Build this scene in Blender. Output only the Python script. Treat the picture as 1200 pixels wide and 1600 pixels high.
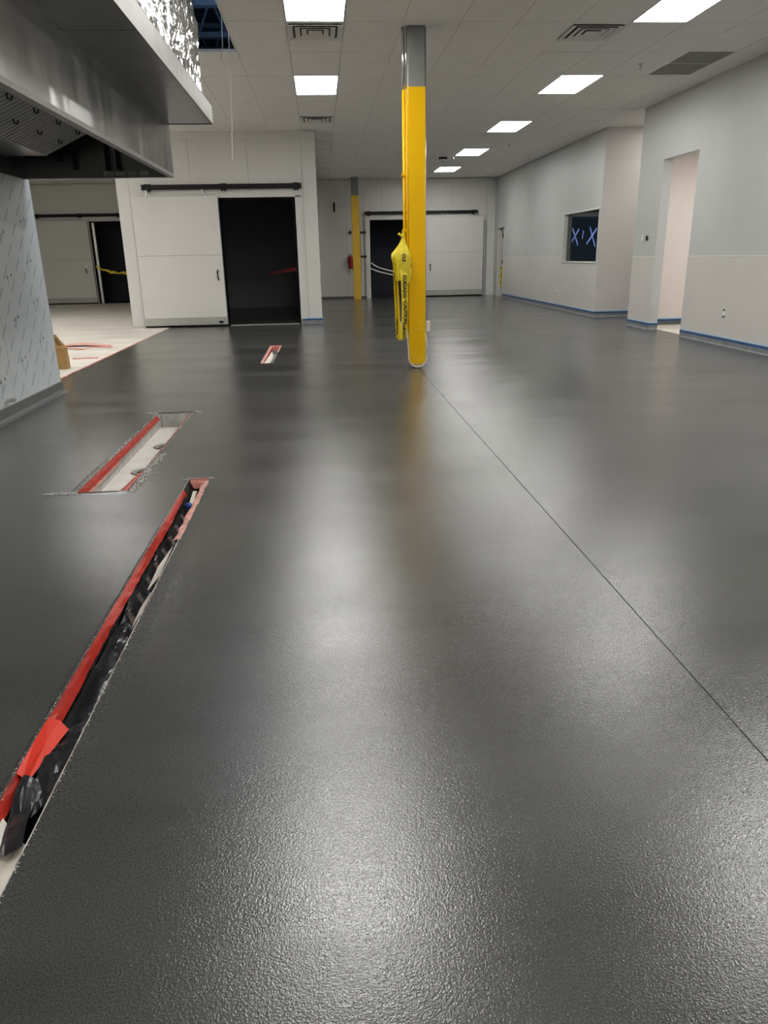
import bpy, bmesh, math, random
from mathutils import Vector, Matrix, noise

random.seed(7)
scene = bpy.context.scene
for o in list(bpy.data.objects):
    bpy.data.objects.remove(o)
COL = scene.collection

# ------------------------------------------------------------------ camera, world, exposure
CAM_H = 1.287          # camera height
CEIL = 3.596           # ceiling height
PITCH, YAW, ROLL = math.radians(18.955), math.radians(4.309), math.radians(1.126)
FPX = 1162.14          # focal length in pixels of the 1200x1600 frame
fwd = Vector((math.sin(YAW) * math.cos(PITCH), math.cos(YAW) * math.cos(PITCH), -math.sin(PITCH)))
right0 = Vector((math.cos(YAW), -math.sin(YAW), 0))
down0 = fwd.cross(right0)
right = math.cos(ROLL) * right0 + math.sin(ROLL) * down0
down = -math.sin(ROLL) * right0 + math.cos(ROLL) * down0
cam_data = bpy.data.cameras.new('camera')
cam = bpy.data.objects.new('camera', cam_data)
COL.objects.link(cam)
M3 = Matrix((right, -down, -fwd)).transposed()
cam.matrix_world = Matrix.Translation((0, 0, CAM_H)) @ M3.to_4x4()
cam_data.sensor_fit = 'VERTICAL'
cam_data.sensor_height = 36
cam_data.lens = FPX / 1600 * 36
cam_data.clip_start = 0.05
cam_data.clip_end = 200
scene.camera = cam

world = bpy.data.worlds.new('world')
scene.world = world
world.use_nodes = True
world.node_tree.nodes['Background'].inputs[0].default_value = (0.02, 0.03, 0.05, 1)
world.node_tree.nodes['Background'].inputs[1].default_value = 0.3

scene.view_settings.view_transform = 'Standard'
scene.view_settings.look = 'None'
scene.view_settings.gamma = 1
scene.view_settings.use_curve_mapping = False
scene.view_settings.exposure = 0.35
LAMP = 21.0             # emission of the ceiling troffers


# ------------------------------------------------------------------ materials
MATS = {}


def mat(name, col, rough=0.6, metal=0.0, noise_amt=0.0, noise_scale=5.0, bump=0.0, bump_scale=50.0,
        emit=None, emit_s=0.0, alpha=1.0, trans=0.0, stretch=(1, 1, 1), spec=0.5, rough_var=0.0, bump_stretch=None):
    m = bpy.data.materials.new(name)
    m.use_nodes = True
    nt = m.node_tree
    b = nt.nodes['Principled BSDF']
    b.inputs['Base Color'].default_value = (*col, 1)
    b.inputs['Roughness'].default_value = rough
    b.inputs['Metallic'].default_value = metal
    b.inputs['Specular IOR Level'].default_value = spec
    if trans:
        b.inputs['Transmission Weight'].default_value = trans
    if alpha < 1:
        b.inputs['Alpha'].default_value = alpha
    if emit:
        b.inputs['Emission Color'].default_value = (*emit, 1)
        b.inputs['Emission Strength'].default_value = emit_s
    tc = None
    if noise_amt or bump or rough_var:
        tc = nt.nodes.new('ShaderNodeTexCoord')
        mp = nt.nodes.new('ShaderNodeMapping')
        mp.inputs['Scale'].default_value = stretch
        nt.links.new(tc.outputs['Object'], mp.inputs['Vector'])
    if noise_amt:
        n = nt.nodes.new('ShaderNodeTexNoise')
        n.inputs['Scale'].default_value = noise_scale
        n.inputs['Detail'].default_value = 5
        nt.links.new(mp.outputs['Vector'], n.inputs['Vector'])
        r = nt.nodes.new('ShaderNodeMapRange')
        r.inputs['From Min'].default_value = 0.3
        r.inputs['From Max'].default_value = 0.7
        r.inputs['To Min'].default_value = 1 - noise_amt
        r.inputs['To Max'].default_value = 1 + noise_amt
        nt.links.new(n.outputs['Fac'], r.inputs['Value'])
        mx = nt.nodes.new('ShaderNodeMix')
        mx.data_type = 'RGBA'
        mx.blend_type = 'MULTIPLY'
        mx.inputs['Factor'].default_value = 1
        mx.inputs[6].default_value = (*col, 1)
        nt.links.new(r.outputs['Result'], mx.inputs[7])
        nt.links.new(mx.outputs[2], b.inputs['Base Color'])
    if rough_var:
        n = nt.nodes.new('ShaderNodeTexNoise')
        n.inputs['Scale'].default_value = noise_scale * 0.7
        n.inputs['Detail'].default_value = 4
        nt.links.new(mp.outputs['Vector'], n.inputs['Vector'])
        r = nt.nodes.new('ShaderNodeMapRange')
        r.inputs['From Min'].default_value = 0.3
        r.inputs['From Max'].default_value = 0.7
        r.inputs['To Min'].default_value = rough - rough_var
        r.inputs['To Max'].default_value = rough + rough_var
        nt.links.new(n.outputs['Fac'], r.inputs['Value'])
        nt.links.new(r.outputs['Result'], b.inputs['Roughness'])
    if bump:
        n2 = nt.nodes.new('ShaderNodeTexNoise')
        n2.inputs['Scale'].default_value = bump_scale
        n2.inputs['Detail'].default_value = 2
        if bump_stretch:
            mb_ = nt.nodes.new('ShaderNodeMapping')
            mb_.inputs['Scale'].default_value = bump_stretch
            nt.links.new(tc.outputs['Object'], mb_.inputs['Vector'])
            nt.links.new(mb_.outputs['Vector'], n2.inputs['Vector'])
        else:
            nt.links.new(tc.outputs['Object'], n2.inputs['Vector'])
        bp = nt.nodes.new('ShaderNodeBump')
        bp.inputs['Strength'].default_value = 1.0
        bp.inputs['Distance'].default_value = bump
        nt.links.new(n2.outputs['Fac'], bp.inputs['Height'])
        nt.links.new(bp.outputs['Normal'], b.inputs['Normal'])
    MATS[name] = m
    return m


def floor_material():
    m = bpy.data.materials.new('grey_epoxy')
    m.use_nodes = True
    nt = m.node_tree
    L = nt.links
    b = nt.nodes['Principled BSDF']
    tc = nt.nodes.new('ShaderNodeTexCoord')
    # colour: faint trowelled streaks across the pour
    mp = nt.nodes.new('ShaderNodeMapping')
    mp.inputs['Scale'].default_value = (0.5, 1.6, 1)
    L.new(tc.outputs['Object'], mp.inputs['Vector'])
    n1 = nt.nodes.new('ShaderNodeTexNoise')
    n1.inputs['Scale'].default_value = 1.3
    n1.inputs['Detail'].default_value = 6
    L.new(mp.outputs['Vector'], n1.inputs['Vector'])
    cr = nt.nodes.new('ShaderNodeValToRGB')
    cr.color_ramp.elements[0].position = 0.3
    cr.color_ramp.elements[0].color = (0.042, 0.042, 0.039, 1)
    cr.color_ramp.elements[1].position = 0.7
    cr.color_ramp.elements[1].color = (0.066, 0.066, 0.061, 1)
    L.new(n1.outputs['Fac'], cr.inputs['Fac'])
    n5 = nt.nodes.new('ShaderNodeTexNoise')      # broadcast sand grains
    n5.inputs['Scale'].default_value = 260
    n5.inputs['Detail'].default_value = 3
    L.new(tc.outputs['Object'], n5.inputs['Vector'])
    gr = nt.nodes.new('ShaderNodeMapRange')
    gr.inputs['From Min'].default_value = 0.35
    gr.inputs['From Max'].default_value = 0.75
    gr.inputs['To Min'].default_value = 0.7
    gr.inputs['To Max'].default_value = 1.7
    L.new(n5.outputs['Fac'], gr.inputs['Value'])
    mg = nt.nodes.new('ShaderNodeMix')
    mg.data_type = 'RGBA'
    mg.blend_type = 'MULTIPLY'
    mg.inputs['Factor'].default_value = 1
    L.new(cr.outputs['Color'], mg.inputs[6])
    L.new(gr.outputs['Result'], mg.inputs[7])
    L.new(mg.outputs[2], b.inputs['Base Color'])
    # roughness patches
    n2 = nt.nodes.new('ShaderNodeTexNoise')
    n2.inputs['Scale'].default_value = 1.1
    n2.inputs['Detail'].default_value = 5
    L.new(mp.outputs['Vector'], n2.inputs['Vector'])
    mr = nt.nodes.new('ShaderNodeMapRange')
    mr.inputs['From Min'].default_value = 0.3
    mr.inputs['From Max'].default_value = 0.7
    mr.inputs['To Min'].default_value = 0.135
    mr.inputs['To Max'].default_value = 0.25
    L.new(n2.outputs['Fac'], mr.inputs['Value'])
    L.new(mr.outputs['Result'], b.inputs['Roughness'])
    # orange peel relief plus slow waviness
    n3 = nt.nodes.new('ShaderNodeTexNoise')
    n3.inputs['Scale'].default_value = 245
    n3.inputs['Detail'].default_value = 2
    L.new(tc.outputs['Object'], n3.inputs['Vector'])
    n4 = nt.nodes.new('ShaderNodeTexNoise')
    n4.inputs['Scale'].default_value = 3.0
    n4.inputs['Detail'].default_value = 3
    L.new(mp.outputs['Vector'], n4.inputs['Vector'])
    bp = nt.nodes.new('ShaderNodeBump')
    bp.inputs['Strength'].default_value = 1.0
    bp.inputs['Distance'].default_value = 0.00068
    L.new(n3.outputs['Fac'], bp.inputs['Height'])
    bp2 = nt.nodes.new('ShaderNodeBump')
    bp2.inputs['Strength'].default_value = 1.0
    bp2.inputs['Distance'].default_value = 0.0012
    L.new(n4.outputs['Fac'], bp2.inputs['Height'])
    n6 = nt.nodes.new('ShaderNodeTexNoise')
    n6.inputs['Scale'].default_value = 135
    n6.inputs['Detail'].default_value = 2
    L.new(tc.outputs['Object'], n6.inputs['Vector'])
    bp3 = nt.nodes.new('ShaderNodeBump')
    bp3.inputs['Strength'].default_value = 1.0
    bp3.inputs['Distance'].default_value = 0.0006
    L.new(n6.outputs['Fac'], bp3.inputs['Height'])
    L.new(bp.outputs['Normal'], bp3.inputs['Normal'])
    L.new(bp3.outputs['Normal'], bp2.inputs['Normal'])
    L.new(bp2.outputs['Normal'], b.inputs['Normal'])
    b.inputs['Specular IOR Level'].default_value = 0.95
    MATS['grey_epoxy'] = m


floor_material()
mat('beige_concrete', (0.60, 0.565, 0.51), 0.55, noise_amt=0.14, noise_scale=2.0, stretch=(0.5, 1.6, 1), rough_var=0.15)
mat('ceiling_tile', (0.84, 0.82, 0.78), 0.9, noise_amt=0.03, noise_scale=3)
mat('ceiling_bar', (0.72, 0.71, 0.68), 0.6)
mat('white_panel', (0.63, 0.618, 0.59), 0.5, noise_amt=0.03, noise_scale=1.2)
mat('cool_panel', (0.68, 0.675, 0.645), 0.5, noise_amt=0.03, noise_scale=1.2)
mat('seam_dark', (0.25, 0.24, 0.22), 0.8)
mat('upper_paint', (0.495, 0.505, 0.495), 0.42, noise_amt=0.05, noise_scale=1.1)
mat('lower_frp', (0.565, 0.545, 0.515), 0.45, noise_amt=0.03, noise_scale=1.0, bump=0.0006, bump_scale=60)
mat('niche_frp', (0.60, 0.565, 0.535), 0.5, noise_amt=0.03, noise_scale=0.8)
mat('trim_white', (0.66, 0.65, 0.61), 0.5)
mat('cove_grey', (0.115, 0.115, 0.11), 0.45, noise_amt=0.1, noise_scale=8)
mat('light_cove', (0.17, 0.18, 0.19), 0.5, noise_amt=0.2, noise_scale=10)
mat('blue_tape', (0.02, 0.075, 0.20), 0.5, noise_amt=0.3, noise_scale=9)
mat('pale_blue_film', (0.42, 0.55, 0.68), 0.5)
mat('bright_blue_tape', (0.22, 0.36, 0.95), 0.5, emit=(0.25, 0.38, 0.9), emit_s=0.0)
mat('black_metal', (0.010, 0.010, 0.010), 0.5, spec=0.2)
mat('black_rubber', (0.006, 0.006, 0.007), 0.9, spec=0.1)
mat('dark_cold_room', (0.34, 0.34, 0.35), 0.9, spec=0.1)
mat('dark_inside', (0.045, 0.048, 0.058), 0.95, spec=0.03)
mat('kick_metal', (0.42, 0.42, 0.39), 0.45, metal=0.5, noise_amt=0.06, noise_scale=6)
mat('galv', (0.55, 0.55, 0.54), 0.35, metal=0.9, noise_amt=0.1, noise_scale=12)
mat('chrome', (0.7, 0.7, 0.68), 0.2, metal=1.0)
mat('column_grey', (0.20, 0.20, 0.19), 0.55, noise_amt=0.06, noise_scale=6)
mat('yellow_paint', (0.80, 0.46, 0.001), 0.5, noise_amt=0.04, noise_scale=4, spec=0.15)
mat('yellow_dim', (0.70, 0.43, 0.03), 0.45, noise_amt=0.05, noise_scale=4)
mat('worn_base', (0.52, 0.38, 0.16), 0.7, noise_amt=0.25, noise_scale=25)
mat('caution_yellow', (0.78, 0.60, 0.02), 0.38, noise_amt=0.08, noise_scale=30)
mat('caution_film', (0.76, 0.60, 0.03), 0.25, noise_amt=0.12, noise_scale=25, bump=0.004, bump_scale=40)
mat('print_black', (0.03, 0.028, 0.01), 0.6)
mat('white_cable', (0.72, 0.68, 0.60), 0.5)
mat('stainless', (0.40, 0.40, 0.39), 0.2, metal=1.0, noise_amt=0.06, noise_scale=2.5, stretch=(1, 1, 0.2), rough_var=0.04, bump=0.009, bump_scale=2.0, bump_stretch=(1, 1.7, 0.03))
_nt = MATS['stainless'].node_tree
_tg = _nt.nodes.new('ShaderNodeTangent')
_tg.direction_type = 'RADIAL'
_tg.axis = 'Z'
_b = _nt.nodes['Principled BSDF']
_nt.links.new(_tg.outputs[0], _b.inputs['Tangent'])
_b.inputs['Anisotropic'].default_value = 0.85
_b.inputs['Anisotropic Rotation'].default_value = 0.25
mat('stainless_dull', (0.21, 0.21, 0.205), 0.28, metal=1.0, noise_amt=0.12, noise_scale=3)
mat('rim_steel', (0.22, 0.215, 0.20), 0.5, metal=0.3, noise_amt=0.12, noise_scale=5)
mat('filter_steel', (0.30, 0.30, 0.285), 0.4, metal=0.9)
mat('foil', (0.38, 0.38, 0.375), 0.16, metal=1.0, noise_amt=0.08, noise_scale=9, bump=0.01, bump_scale=14)
mat('film_panel', (0.60, 0.63, 0.63), 0.4, metal=0.1, noise_amt=0.05, noise_scale=1.5)
mat('film_blue_print', (0.36, 0.41, 0.51), 0.5)
mat('film_black_print', (0.03, 0.03, 0.035), 0.5)
mat('red_tape', (0.40, 0.022, 0.012), 0.4, noise_amt=0.2, noise_scale=25)
mat('red_bright', (0.62, 0.03, 0.010), 0.45)
mat('red_tape_worn', (0.50, 0.17, 0.13), 0.6, noise_amt=0.35, noise_scale=18)
mat('pink_tape', (0.60, 0.30, 0.24), 0.5, noise_amt=0.3, noise_scale=22)
mat('black_plastic', (0.02, 0.02, 0.022), 0.25, bump=0.003, bump_scale=18, spec=0.5)
mat('smoky_plastic', (0.10, 0.085, 0.08), 0.25, noise_amt=0.5, noise_scale=25, bump=0.006, bump_scale=25)
mat('cream', (0.66, 0.63, 0.55), 0.6, noise_amt=0.1, noise_scale=12)
mat('tray_white', (0.70, 0.68, 0.63), 0.45, noise_amt=0.08, noise_scale=9)
mat('tray_grimy', (0.46, 0.45, 0.42), 0.55, noise_amt=0.25, noise_scale=14, stretch=(1, 3, 0.3))
mat('rubble', (0.52, 0.505, 0.475), 0.85, noise_amt=0.35, noise_scale=60)
mat('drain_metal', (0.30, 0.29, 0.27), 0.4, metal=0.8)
mat('hole_black', (0.01, 0.01, 0.01), 0.8)
mat('dull_red', (0.16, 0.012, 0.012), 0.6)
mat('kraft_paper', (0.46, 0.27, 0.10), 0.75, noise_amt=0.12, noise_scale=14)
mat('kraft_dark', (0.24, 0.13, 0.05), 0.8, noise_amt=0.2, noise_scale=14)
mat('lamp_frame', (0.7, 0.7, 0.68), 0.5)
mat('lamp_glow_soft', (0.9, 0.9, 0.9), 0.5, emit=(1.0, 0.97, 0.93), emit_s=LAMP * 0.5)
mat('lamp_glow_room', (0.9, 0.9, 0.9), 0.5, emit=(1.0, 0.98, 0.95), emit_s=LAMP * 0.68)
mat('lamp_glow', (0.9, 0.9, 0.9), 0.5, emit=(1.0, 0.985, 0.95), emit_s=LAMP)
mat('vent_metal', (0.74, 0.72, 0.69), 0.5, metal=0.2)
mat('vent_dark', (0.04, 0.04, 0.038), 0.8)
mat('return_grille', (0.23, 0.225, 0.21), 0.7, noise_amt=0.06, noise_scale=120)
mat('glass_dark', (0.012, 0.02, 0.028), 0.06, spec=0.5)
mat('plate_white', (0.74, 0.73, 0.70), 0.4)
mat('ext_red', (0.35, 0.015, 0.012), 0.35)
mat('joist_steel', (0.035, 0.05, 0.075), 0.6, metal=0.2)
mat('roof_deck', (0.14, 0.19, 0.26), 0.6)
mat('plenum_fill_glow', (0.6, 0.75, 1.0), 0.5, emit=(0.5, 0.72, 1.0), emit_s=4.5)  # glow of the fill panel added inside the plenum
mat('room_wall', (0.76, 0.70, 0.655), 0.6)
mat('blue_rag', (0.03, 0.06, 0.30), 0.7)


# ------------------------------------------------------------------ mesh helpers
class MB:
    def __init__(self):
        self.v, self.f = [], []

    def face(self, pts):
        n = len(self.v)
        self.v += [tuple(p) for p in pts]
        self.f.append(tuple(range(n, n + len(pts))))
        return self

    def box(self, x0, x1, y0, y1, z0, z1):
        n = len(self.v)
        self.v += [(x0, y0, z0), (x1, y0, z0), (x1, y1, z0), (x0, y1, z0),
                   (x0, y0, z1), (x1, y0, z1), (x1, y1, z1), (x0, y1, z1)]
        for q in ((0, 3, 2, 1), (4, 5, 6, 7), (0, 1, 5, 4), (1, 2, 6, 5), (2, 3, 7, 6), (3, 0, 4, 7)):
            self.f.append(tuple(n + i for i in q))
        return self

    def tube(self, pts, r, seg=8):
        pts = [Vector(p) for p in pts]
        rings = []
        up = Vector((0.13, 0.27, 0.95))
        for i, p in enumerate(pts):
            a = pts[max(i - 1, 0)]
            c = pts[min(i + 1, len(pts) - 1)]
            t = (c - a).normalized()
            u = t.cross(up)
            if u.length < 0.05:
                u = t.cross(Vector((1, 0, 0)))
            u.normalize()
            w = t.cross(u)
            rr = r[i] if isinstance(r, (list, tuple)) else r
            n = len(self.v)
            for k in range(seg):
                an = 2 * math.pi * k / seg
                self.v.append(tuple(p + rr * (math.cos(an) * u + math.sin(an) * w)))
            rings.append(n)
        for a, b in zip(rings[:-1], rings[1:]):
            for k in range(seg):
                k2 = (k + 1) % seg
                self.f.append((a + k, a + k2, b + k2, b + k))
        self.f.append(tuple(rings[0] + k for k in reversed(range(seg))))
        self.f.append(tuple(rings[-1] + k for k in range(seg)))
        return self

    def lathe(self, prof, cx=0, cy=0, seg=20, sy=1.0):
        rings = []
        for r, z in prof:
            n = len(self.v)
            for k in range(seg):
                a = 2 * math.pi * k / seg
                self.v.append((cx + r * math.cos(a), cy + sy * r * math.sin(a), z))
            rings.append(n)
        for a, b in zip(rings[:-1], rings[1:]):
            for k in range(seg):
                k2 = (k + 1) % seg
                self.f.append((a + k, a + k2, b + k2, b + k))
        return self

    def grid(self, rows):
        """rows: list of equally long point lists"""
        n0 = len(self.v)
        w = len(rows[0])
        for r in rows:
            self.v += [tuple(p) for p in r]
        for i in range(len(rows) - 1):
            for j in range(w - 1):
                a = n0 + i * w + j
                self.f.append((a, a + 1, a + w + 1, a + w))
        return self

    def build(self, name, m, parent=None, bevel=0.0, smooth=False, solid=0.0):
        me = bpy.data.meshes.new(name)
        me.from_pydata(self.v, [], self.f)
        bm = bmesh.new()
        bm.from_mesh(me)
        if bevel:
            bmesh.ops.remove_doubles(bm, verts=bm.verts, dist=1e-6)
            bmesh.ops.bevel(bm, geom=list(bm.edges), offset=bevel, segments=2, profile=0.6, affect='EDGES')
        if solid:
            bmesh.ops.recalc_face_normals(bm, faces=bm.faces)
            bmesh.ops.solidify(bm, geom=list(bm.faces), thickness=solid)
        else:
            bmesh.ops.recalc_face_normals(bm, faces=bm.faces)
        bm.to_mesh(me)
        bm.free()
        if smooth:
            for p in me.polygons:
                p.use_smooth = True
        me.materials.append(MATS[m])
        o = bpy.data.objects.new(name, me)
        COL.objects.link(o)
        if parent:
            o.parent = parent
            o.matrix_parent_inverse = Matrix.Translation(-parent.location)
        return o


def bx(name, m, parent, x0, x1, y0, y1, z0, z1, bevel=0.0):
    return MB().box(x0, x1, y0, y1, z0, z1).build(name, m, parent, bevel)


def tag(o, label, cat, group=None):
    o['label'] = label
    o['category'] = cat
    if group:
        o['group'] = group
    return o


def thing(name, label, cat, loc=(0, 0, 0), group=None):
    o = bpy.data.objects.new(name, None)
    o.empty_display_size = 0.1
    o.location = loc
    COL.objects.link(o)
    return tag(o, label, cat, group)


def struct(o, label=None):
    o['kind'] = 'structure'
    if label:
        o['label'] = label
    return o


def sroot(name, label, loc=(0, 0, 0)):
    o = bpy.data.objects.new(name, None)
    o.empty_display_size = 0.1
    o.location = loc
    COL.objects.link(o)
    return struct(o, label)


# ------------------------------------------------------------------ floor with its cut-outs
# trenches: x0, x1, y0, y1
T1 = (-0.862, -0.745, 0.35, 4.50)
T2 = (-1.480, -1.200, 4.32, 6.68)
T3 = (-0.820, -0.660, 9.86, 11.87)
TR = (T1, T2, T3)
JX, JW = 1.128, 0.0024
WX = 5.66              # near right wall face
WX2 = 5.72             # far right wall face


def build_floor():
    xs = {-3.1, JX - JW, JX + JW, WX + 0.13, 8.3, 5.0, 3.0}
    ys = {-4.0, 9.02, 9.4, 13.78, 27.2, 0.0, 2.0, 15.0, 20.0}
    for x0, x1, y0, y1 in TR:
        xs |= {x0 - 0.06, x0, x1, x1 + 0.06}
        ys |= {y0 - 0.05, y0, y1, y1 + 0.05}
    xs, ys = sorted(xs), sorted(ys)

    def zf(x, y):
        for x0, x1, y0, y1 in TR:
            if x0 - 1e-6 <= x <= x1 + 1e-6 and y0 - 1e-6 <= y <= y1 + 1e-6:
                return 0.004
        return 0.0
    bm = bmesh.new()
    vs = {}

    def V(x, y):
        if (x, y) not in vs:
            vs[(x, y)] = bm.verts.new((x, y, zf(x, y)))
        return vs[(x, y)]
    for i in range(len(xs) - 1):
        for j in range(len(ys) - 1):
            cx, cy = (xs[i] + xs[i + 1]) / 2, (ys[j] + ys[j + 1]) / 2
            if any(x0 < cx < x1 and y0 < cy < y1 for x0, x1, y0, y1 in TR):
                continue
            if abs(cx - JX) < JW and cy < 9.02:
                continue
            if cx > WX + 0.13 and 9.4 < cy < 13.78:
                continue
            bm.faces.new((V(xs[i], ys[j]), V(xs[i + 1], ys[j]), V(xs[i + 1], ys[j + 1]), V(xs[i], ys[j + 1])))
    me = bpy.data.meshes.new('floor')
    bm.to_mesh(me)
    bm.free()
    me.materials.append(MATS['grey_epoxy'])
    o = bpy.data.objects.new('floor', me)
    COL.objects.link(o)
    struct(o, 'dark grey glossy epoxy floor with orange peel texture')
    j = MB().box(JX - JW, JX + JW, -4, 9.02, -0.02, -0.004).build('control_joint', 'column_grey', o)
    return o


floor = build_floor()
f2 = MB().box(-10.4, -3.1, 8.0, 27.2, -0.1, 0.0).build('floor_concrete', 'beige_concrete')
struct(f2, 'bare beige concrete floor left of the red tape line')
f3 = MB().box(WX + 0.13, 8.3, 9.4, 13.78, -0.1, 0.0).build('floor_side_room', 'beige_concrete')
struct(f3, 'beige floor of the lit side room')


# ------------------------------------------------------------------ ceiling
TX, TY = 0.61, 1.22
GX0, GY0 = -0.247, 11.363      # grid origin = corner of the second left troffer
HOLE = (GX0 - 4 * TX, GX0 - TX, GY0 - 5 * TY, GY0 - TY)    # tiles left out round the hood duct


def build_ceiling():
    root = sroot('ceiling', 'grey suspended tile ceiling')
    t = 0.012
    z0, z1 = CEIL + 0.012, CEIL + 0.012 + t
    x0, x1, y0, y1 = -10.5, 8.4, -4.4, 27.3
    mb = MB()
    mb.box(x0, HOLE[0], y0, y1, z0, z1).box(HOLE[1], x1, y0, y1, z0, z1)
    mb.box(HOLE[0], HOLE[1], y0, HOLE[2], z0, z1).box(HOLE[0], HOLE[1], HOLE[3], y1, z0, z1)
    mb.build('ceiling_backing', 'ceiling_tile', root)
    # dark angle round the opening
    mb = MB()
    mb.box(HOLE[1] - 0.02, HOLE[1], HOLE[2], HOLE[3], CEIL, z1)
    mb.box(HOLE[0], HOLE[1], HOLE[3] - 0.03, HOLE[3], CEIL - 0.002, z1)
    mb.build('opening_angle', 'ceiling_bar', root)
    skip = set()
    for k in range(-3, 4):
        skip.add((0, 3 * k))
        skip.add((6, 3 * k))
        skip.add((-6, 3 * k))
    for c in ((5, -2), (0, -2), (8, -1), (0, 2)):
        skip.add(c)
    tile = None
    cols = range(-6, 10)
    rows = range(-3, 12)
    for i in cols:
        for j in rows:
            xa, ya = GX0 + i * TX, GY0 + j * TY
            if (i, j) in skip:
                continue
            if HOLE[0] - 0.01 < xa < HOLE[1] - 0.01 and HOLE[2] - 0.01 < ya < HOLE[3] - 0.01:
                continue
            if ya > 15.8 and xa < -0.1:
                continue
            if ya + TY > 25.7:
                continue
            g = 0.006
            last = (i == 9)
            if last or tile is None:
                w = (5.70 - xa) if last else TX
                if last and w < 0.05:
                    continue
                o = MB().box(g, w - g, g, TY - g, 0.0, 0.011).build('ceiling_tile', 'ceiling_tile', root)
                if not last:
                    tile = o
            else:
                o = tile.copy()
                COL.objects.link(o)
                o.parent = root
            o.location = (xa, ya, CEIL)
    # the thin bars between the tiles
    mb = MB()
    b = 0.005
    for i in range(-6, 11):
        x = GX0 + i * TX
        if x > 5.6:
            continue
        ya = GY0 - 3 * TY
        if HOLE[0] < x < HOLE[1] - 0.01:
            ya = HOLE[3]
        yb = 25.5 if x > -0.1 else 15.9
        mb.box(x - b, x + b, ya, yb, CEIL + 0.003, CEIL + 0.012)
    for j in range(-3, 13):
        y = GY0 + j * TY
        xa = GX0 - 6 * TX if y < 15.9 else 0.0
        if y < HOLE[3] - 0.01:
            xa = HOLE[1]
        if y < 25.5:
            mb.box(xa, 5.66, y - b, y + b, CEIL + 0.003, CEIL + 0.012)
    mb.build('ceiling_grid', 'ceiling_bar', root)
    return root


build_ceiling()

# plenum above the opening: roof deck, bar joists, an added glowing panel for the blue cast
deck = sroot('ceiling_roof_deck', 'dark blue roof deck above the open ceiling bay')
bx('deck', 'roof_deck', deck, -10.5, 8.4, -4.4, 27.3, 5.7, 5.8)
mb = MB()
for k in range(60):
    x = -4 + k * 0.15
    mb.box(x, x + 0.05, 8, 24, 5.66, 5.70)
mb.build('deck_rib', 'roof_deck', deck)
bx('plenum_side', 'roof_deck', deck, -10.5, -10.4, -4.4, 27.3, 3.7, 5.7)
bx('plenum_side', 'roof_deck', deck, 8.3, 8.4, -4.4, 27.3, 3.7, 5.7)
bx('plenum_side', 'roof_deck', deck, -10.5, 8.4, 27.2, 27.3, 3.7, 5.7)
bx('plenum_side', 'roof_deck', deck, -10.5, 8.4, -4.4, -4.3, 3.7, 5.7)
sk = bx('plenum_fill_light', 'plenum_fill_glow', None, -1.6, 2.4, 9.5, 11.0, 5.62, 5.65)  # unseen glowing panel added to light the plenum blue
struct(sk, 'added unseen blue fill light in the plenum')
sk.name = 'plenum_fill_panel'
for k, jy in enumerate((11.6, 13.1, 14.6, 16.1, 17.6)):
    j = thing('bar_joist', 'steel bar joist seen through the open ceiling bay', 'joist', (0, jy, 4.5), 'roof joists')
    zb, zt = 4.45, 4.95
    mb = MB()
    mb.box(-5, 5, jy - 0.06, jy + 0.06, zb, zb + 0.07)
    mb.build('bottom_chord', 'joist_steel', j)
    MB().box(-5, 5, jy - 0.06, jy + 0.06, zt, zt + 0.07).build('top_chord', 'joist_steel', j)
    mb = MB()
    n = 24
    for q in range(n):
        xa = -5 + q * 10 / n
        xb = xa + 5 / n
        xc = xa + 10 / n
        mb.tube([(xa, jy, zb + 0.03), (xb, jy, zt + 0.03)], 0.02, 6)
        mb.tube([(xb, jy, zt + 0.03), (xc, jy, zb + 0.03)], 0.02, 6)
    mb.build('web', 'joist_steel', j)


# ------------------------------------------------------------------ troffers
def troffer(x, y, label, group, glow='lamp_glow'):
    t = thing('ceiling_light', label, 'ceiling light', (x, y, CEIL), group)
    mb = MB()
    f = 0.016
    z0, z1 = CEIL - 0.004, CEIL + 0.012
    mb.box(x, x + TX, y, y + f, z0, z1).box(x, x + TX, y + TY - f, y + TY, z0, z1)
    mb.box(x, x + f, y + f, y + TY - f, z0, z1).box(x + TX - f, x + TX, y + f, y + TY - f, z0, z1)
    mb.build('frame', 'lamp_frame', t)
    MB().box(x + f, x + TX - f, y + f, y + TY - f, CEIL - 0.001, CEIL + 0.006).build('diffuser', glow, t)
    return t


near = {-3: 'behind', -2: 'mid'}
for j in (-4, -3, -2, -1, 0):
    lab = {0: 'glowing rectangular ceiling panel light beyond the small dark vent, before the white cold room',
           -1: 'glowing rectangular ceiling panel light beside the open ceiling bay'}.get(
        j, 'glowing rectangular ceiling panel light over the near trench')
    troffer(GX0, GY0 + 3 * j * TY, lab, 'panel lights in the row over the trenches')
for j in (-4, -3, -2, -1, 0, 1, 2, 3):
    lab = {-1: 'glowing rectangular ceiling panel light next to the square supply diffuser',
           0: 'glowing rectangular ceiling panel light level with the grey return grille',
           1: 'glowing rectangular ceiling panel light, second along past the return grille',
           2: 'glowing rectangular ceiling panel light next to the black dome camera',
           3: 'glowing rectangular ceiling panel light closest to the back wall'}.get(
        j, 'glowing rectangular ceiling panel light over the near open floor')
    troffer(GX0 + 6 * TX, GY0 + 3 * j * TY, lab, 'panel lights in the row along the window wall')
for j in (0,):
    troffer(GX0 - 6 * TX, GY0 + 3 * j * TY, 'glowing rectangular ceiling panel light behind the steel hood', 'panel lights over the bare concrete')
for lx, ly in ((-5.4, 9.4), (-6.6, 12.6), (-8.2, 17.0)):  # out-of-view panel lights added to brighten the concrete bay
    troffer(lx, ly, 'added unseen ceiling panel light brightening the bare concrete behind the hood', 'panel lights over the bare concrete')
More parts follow.
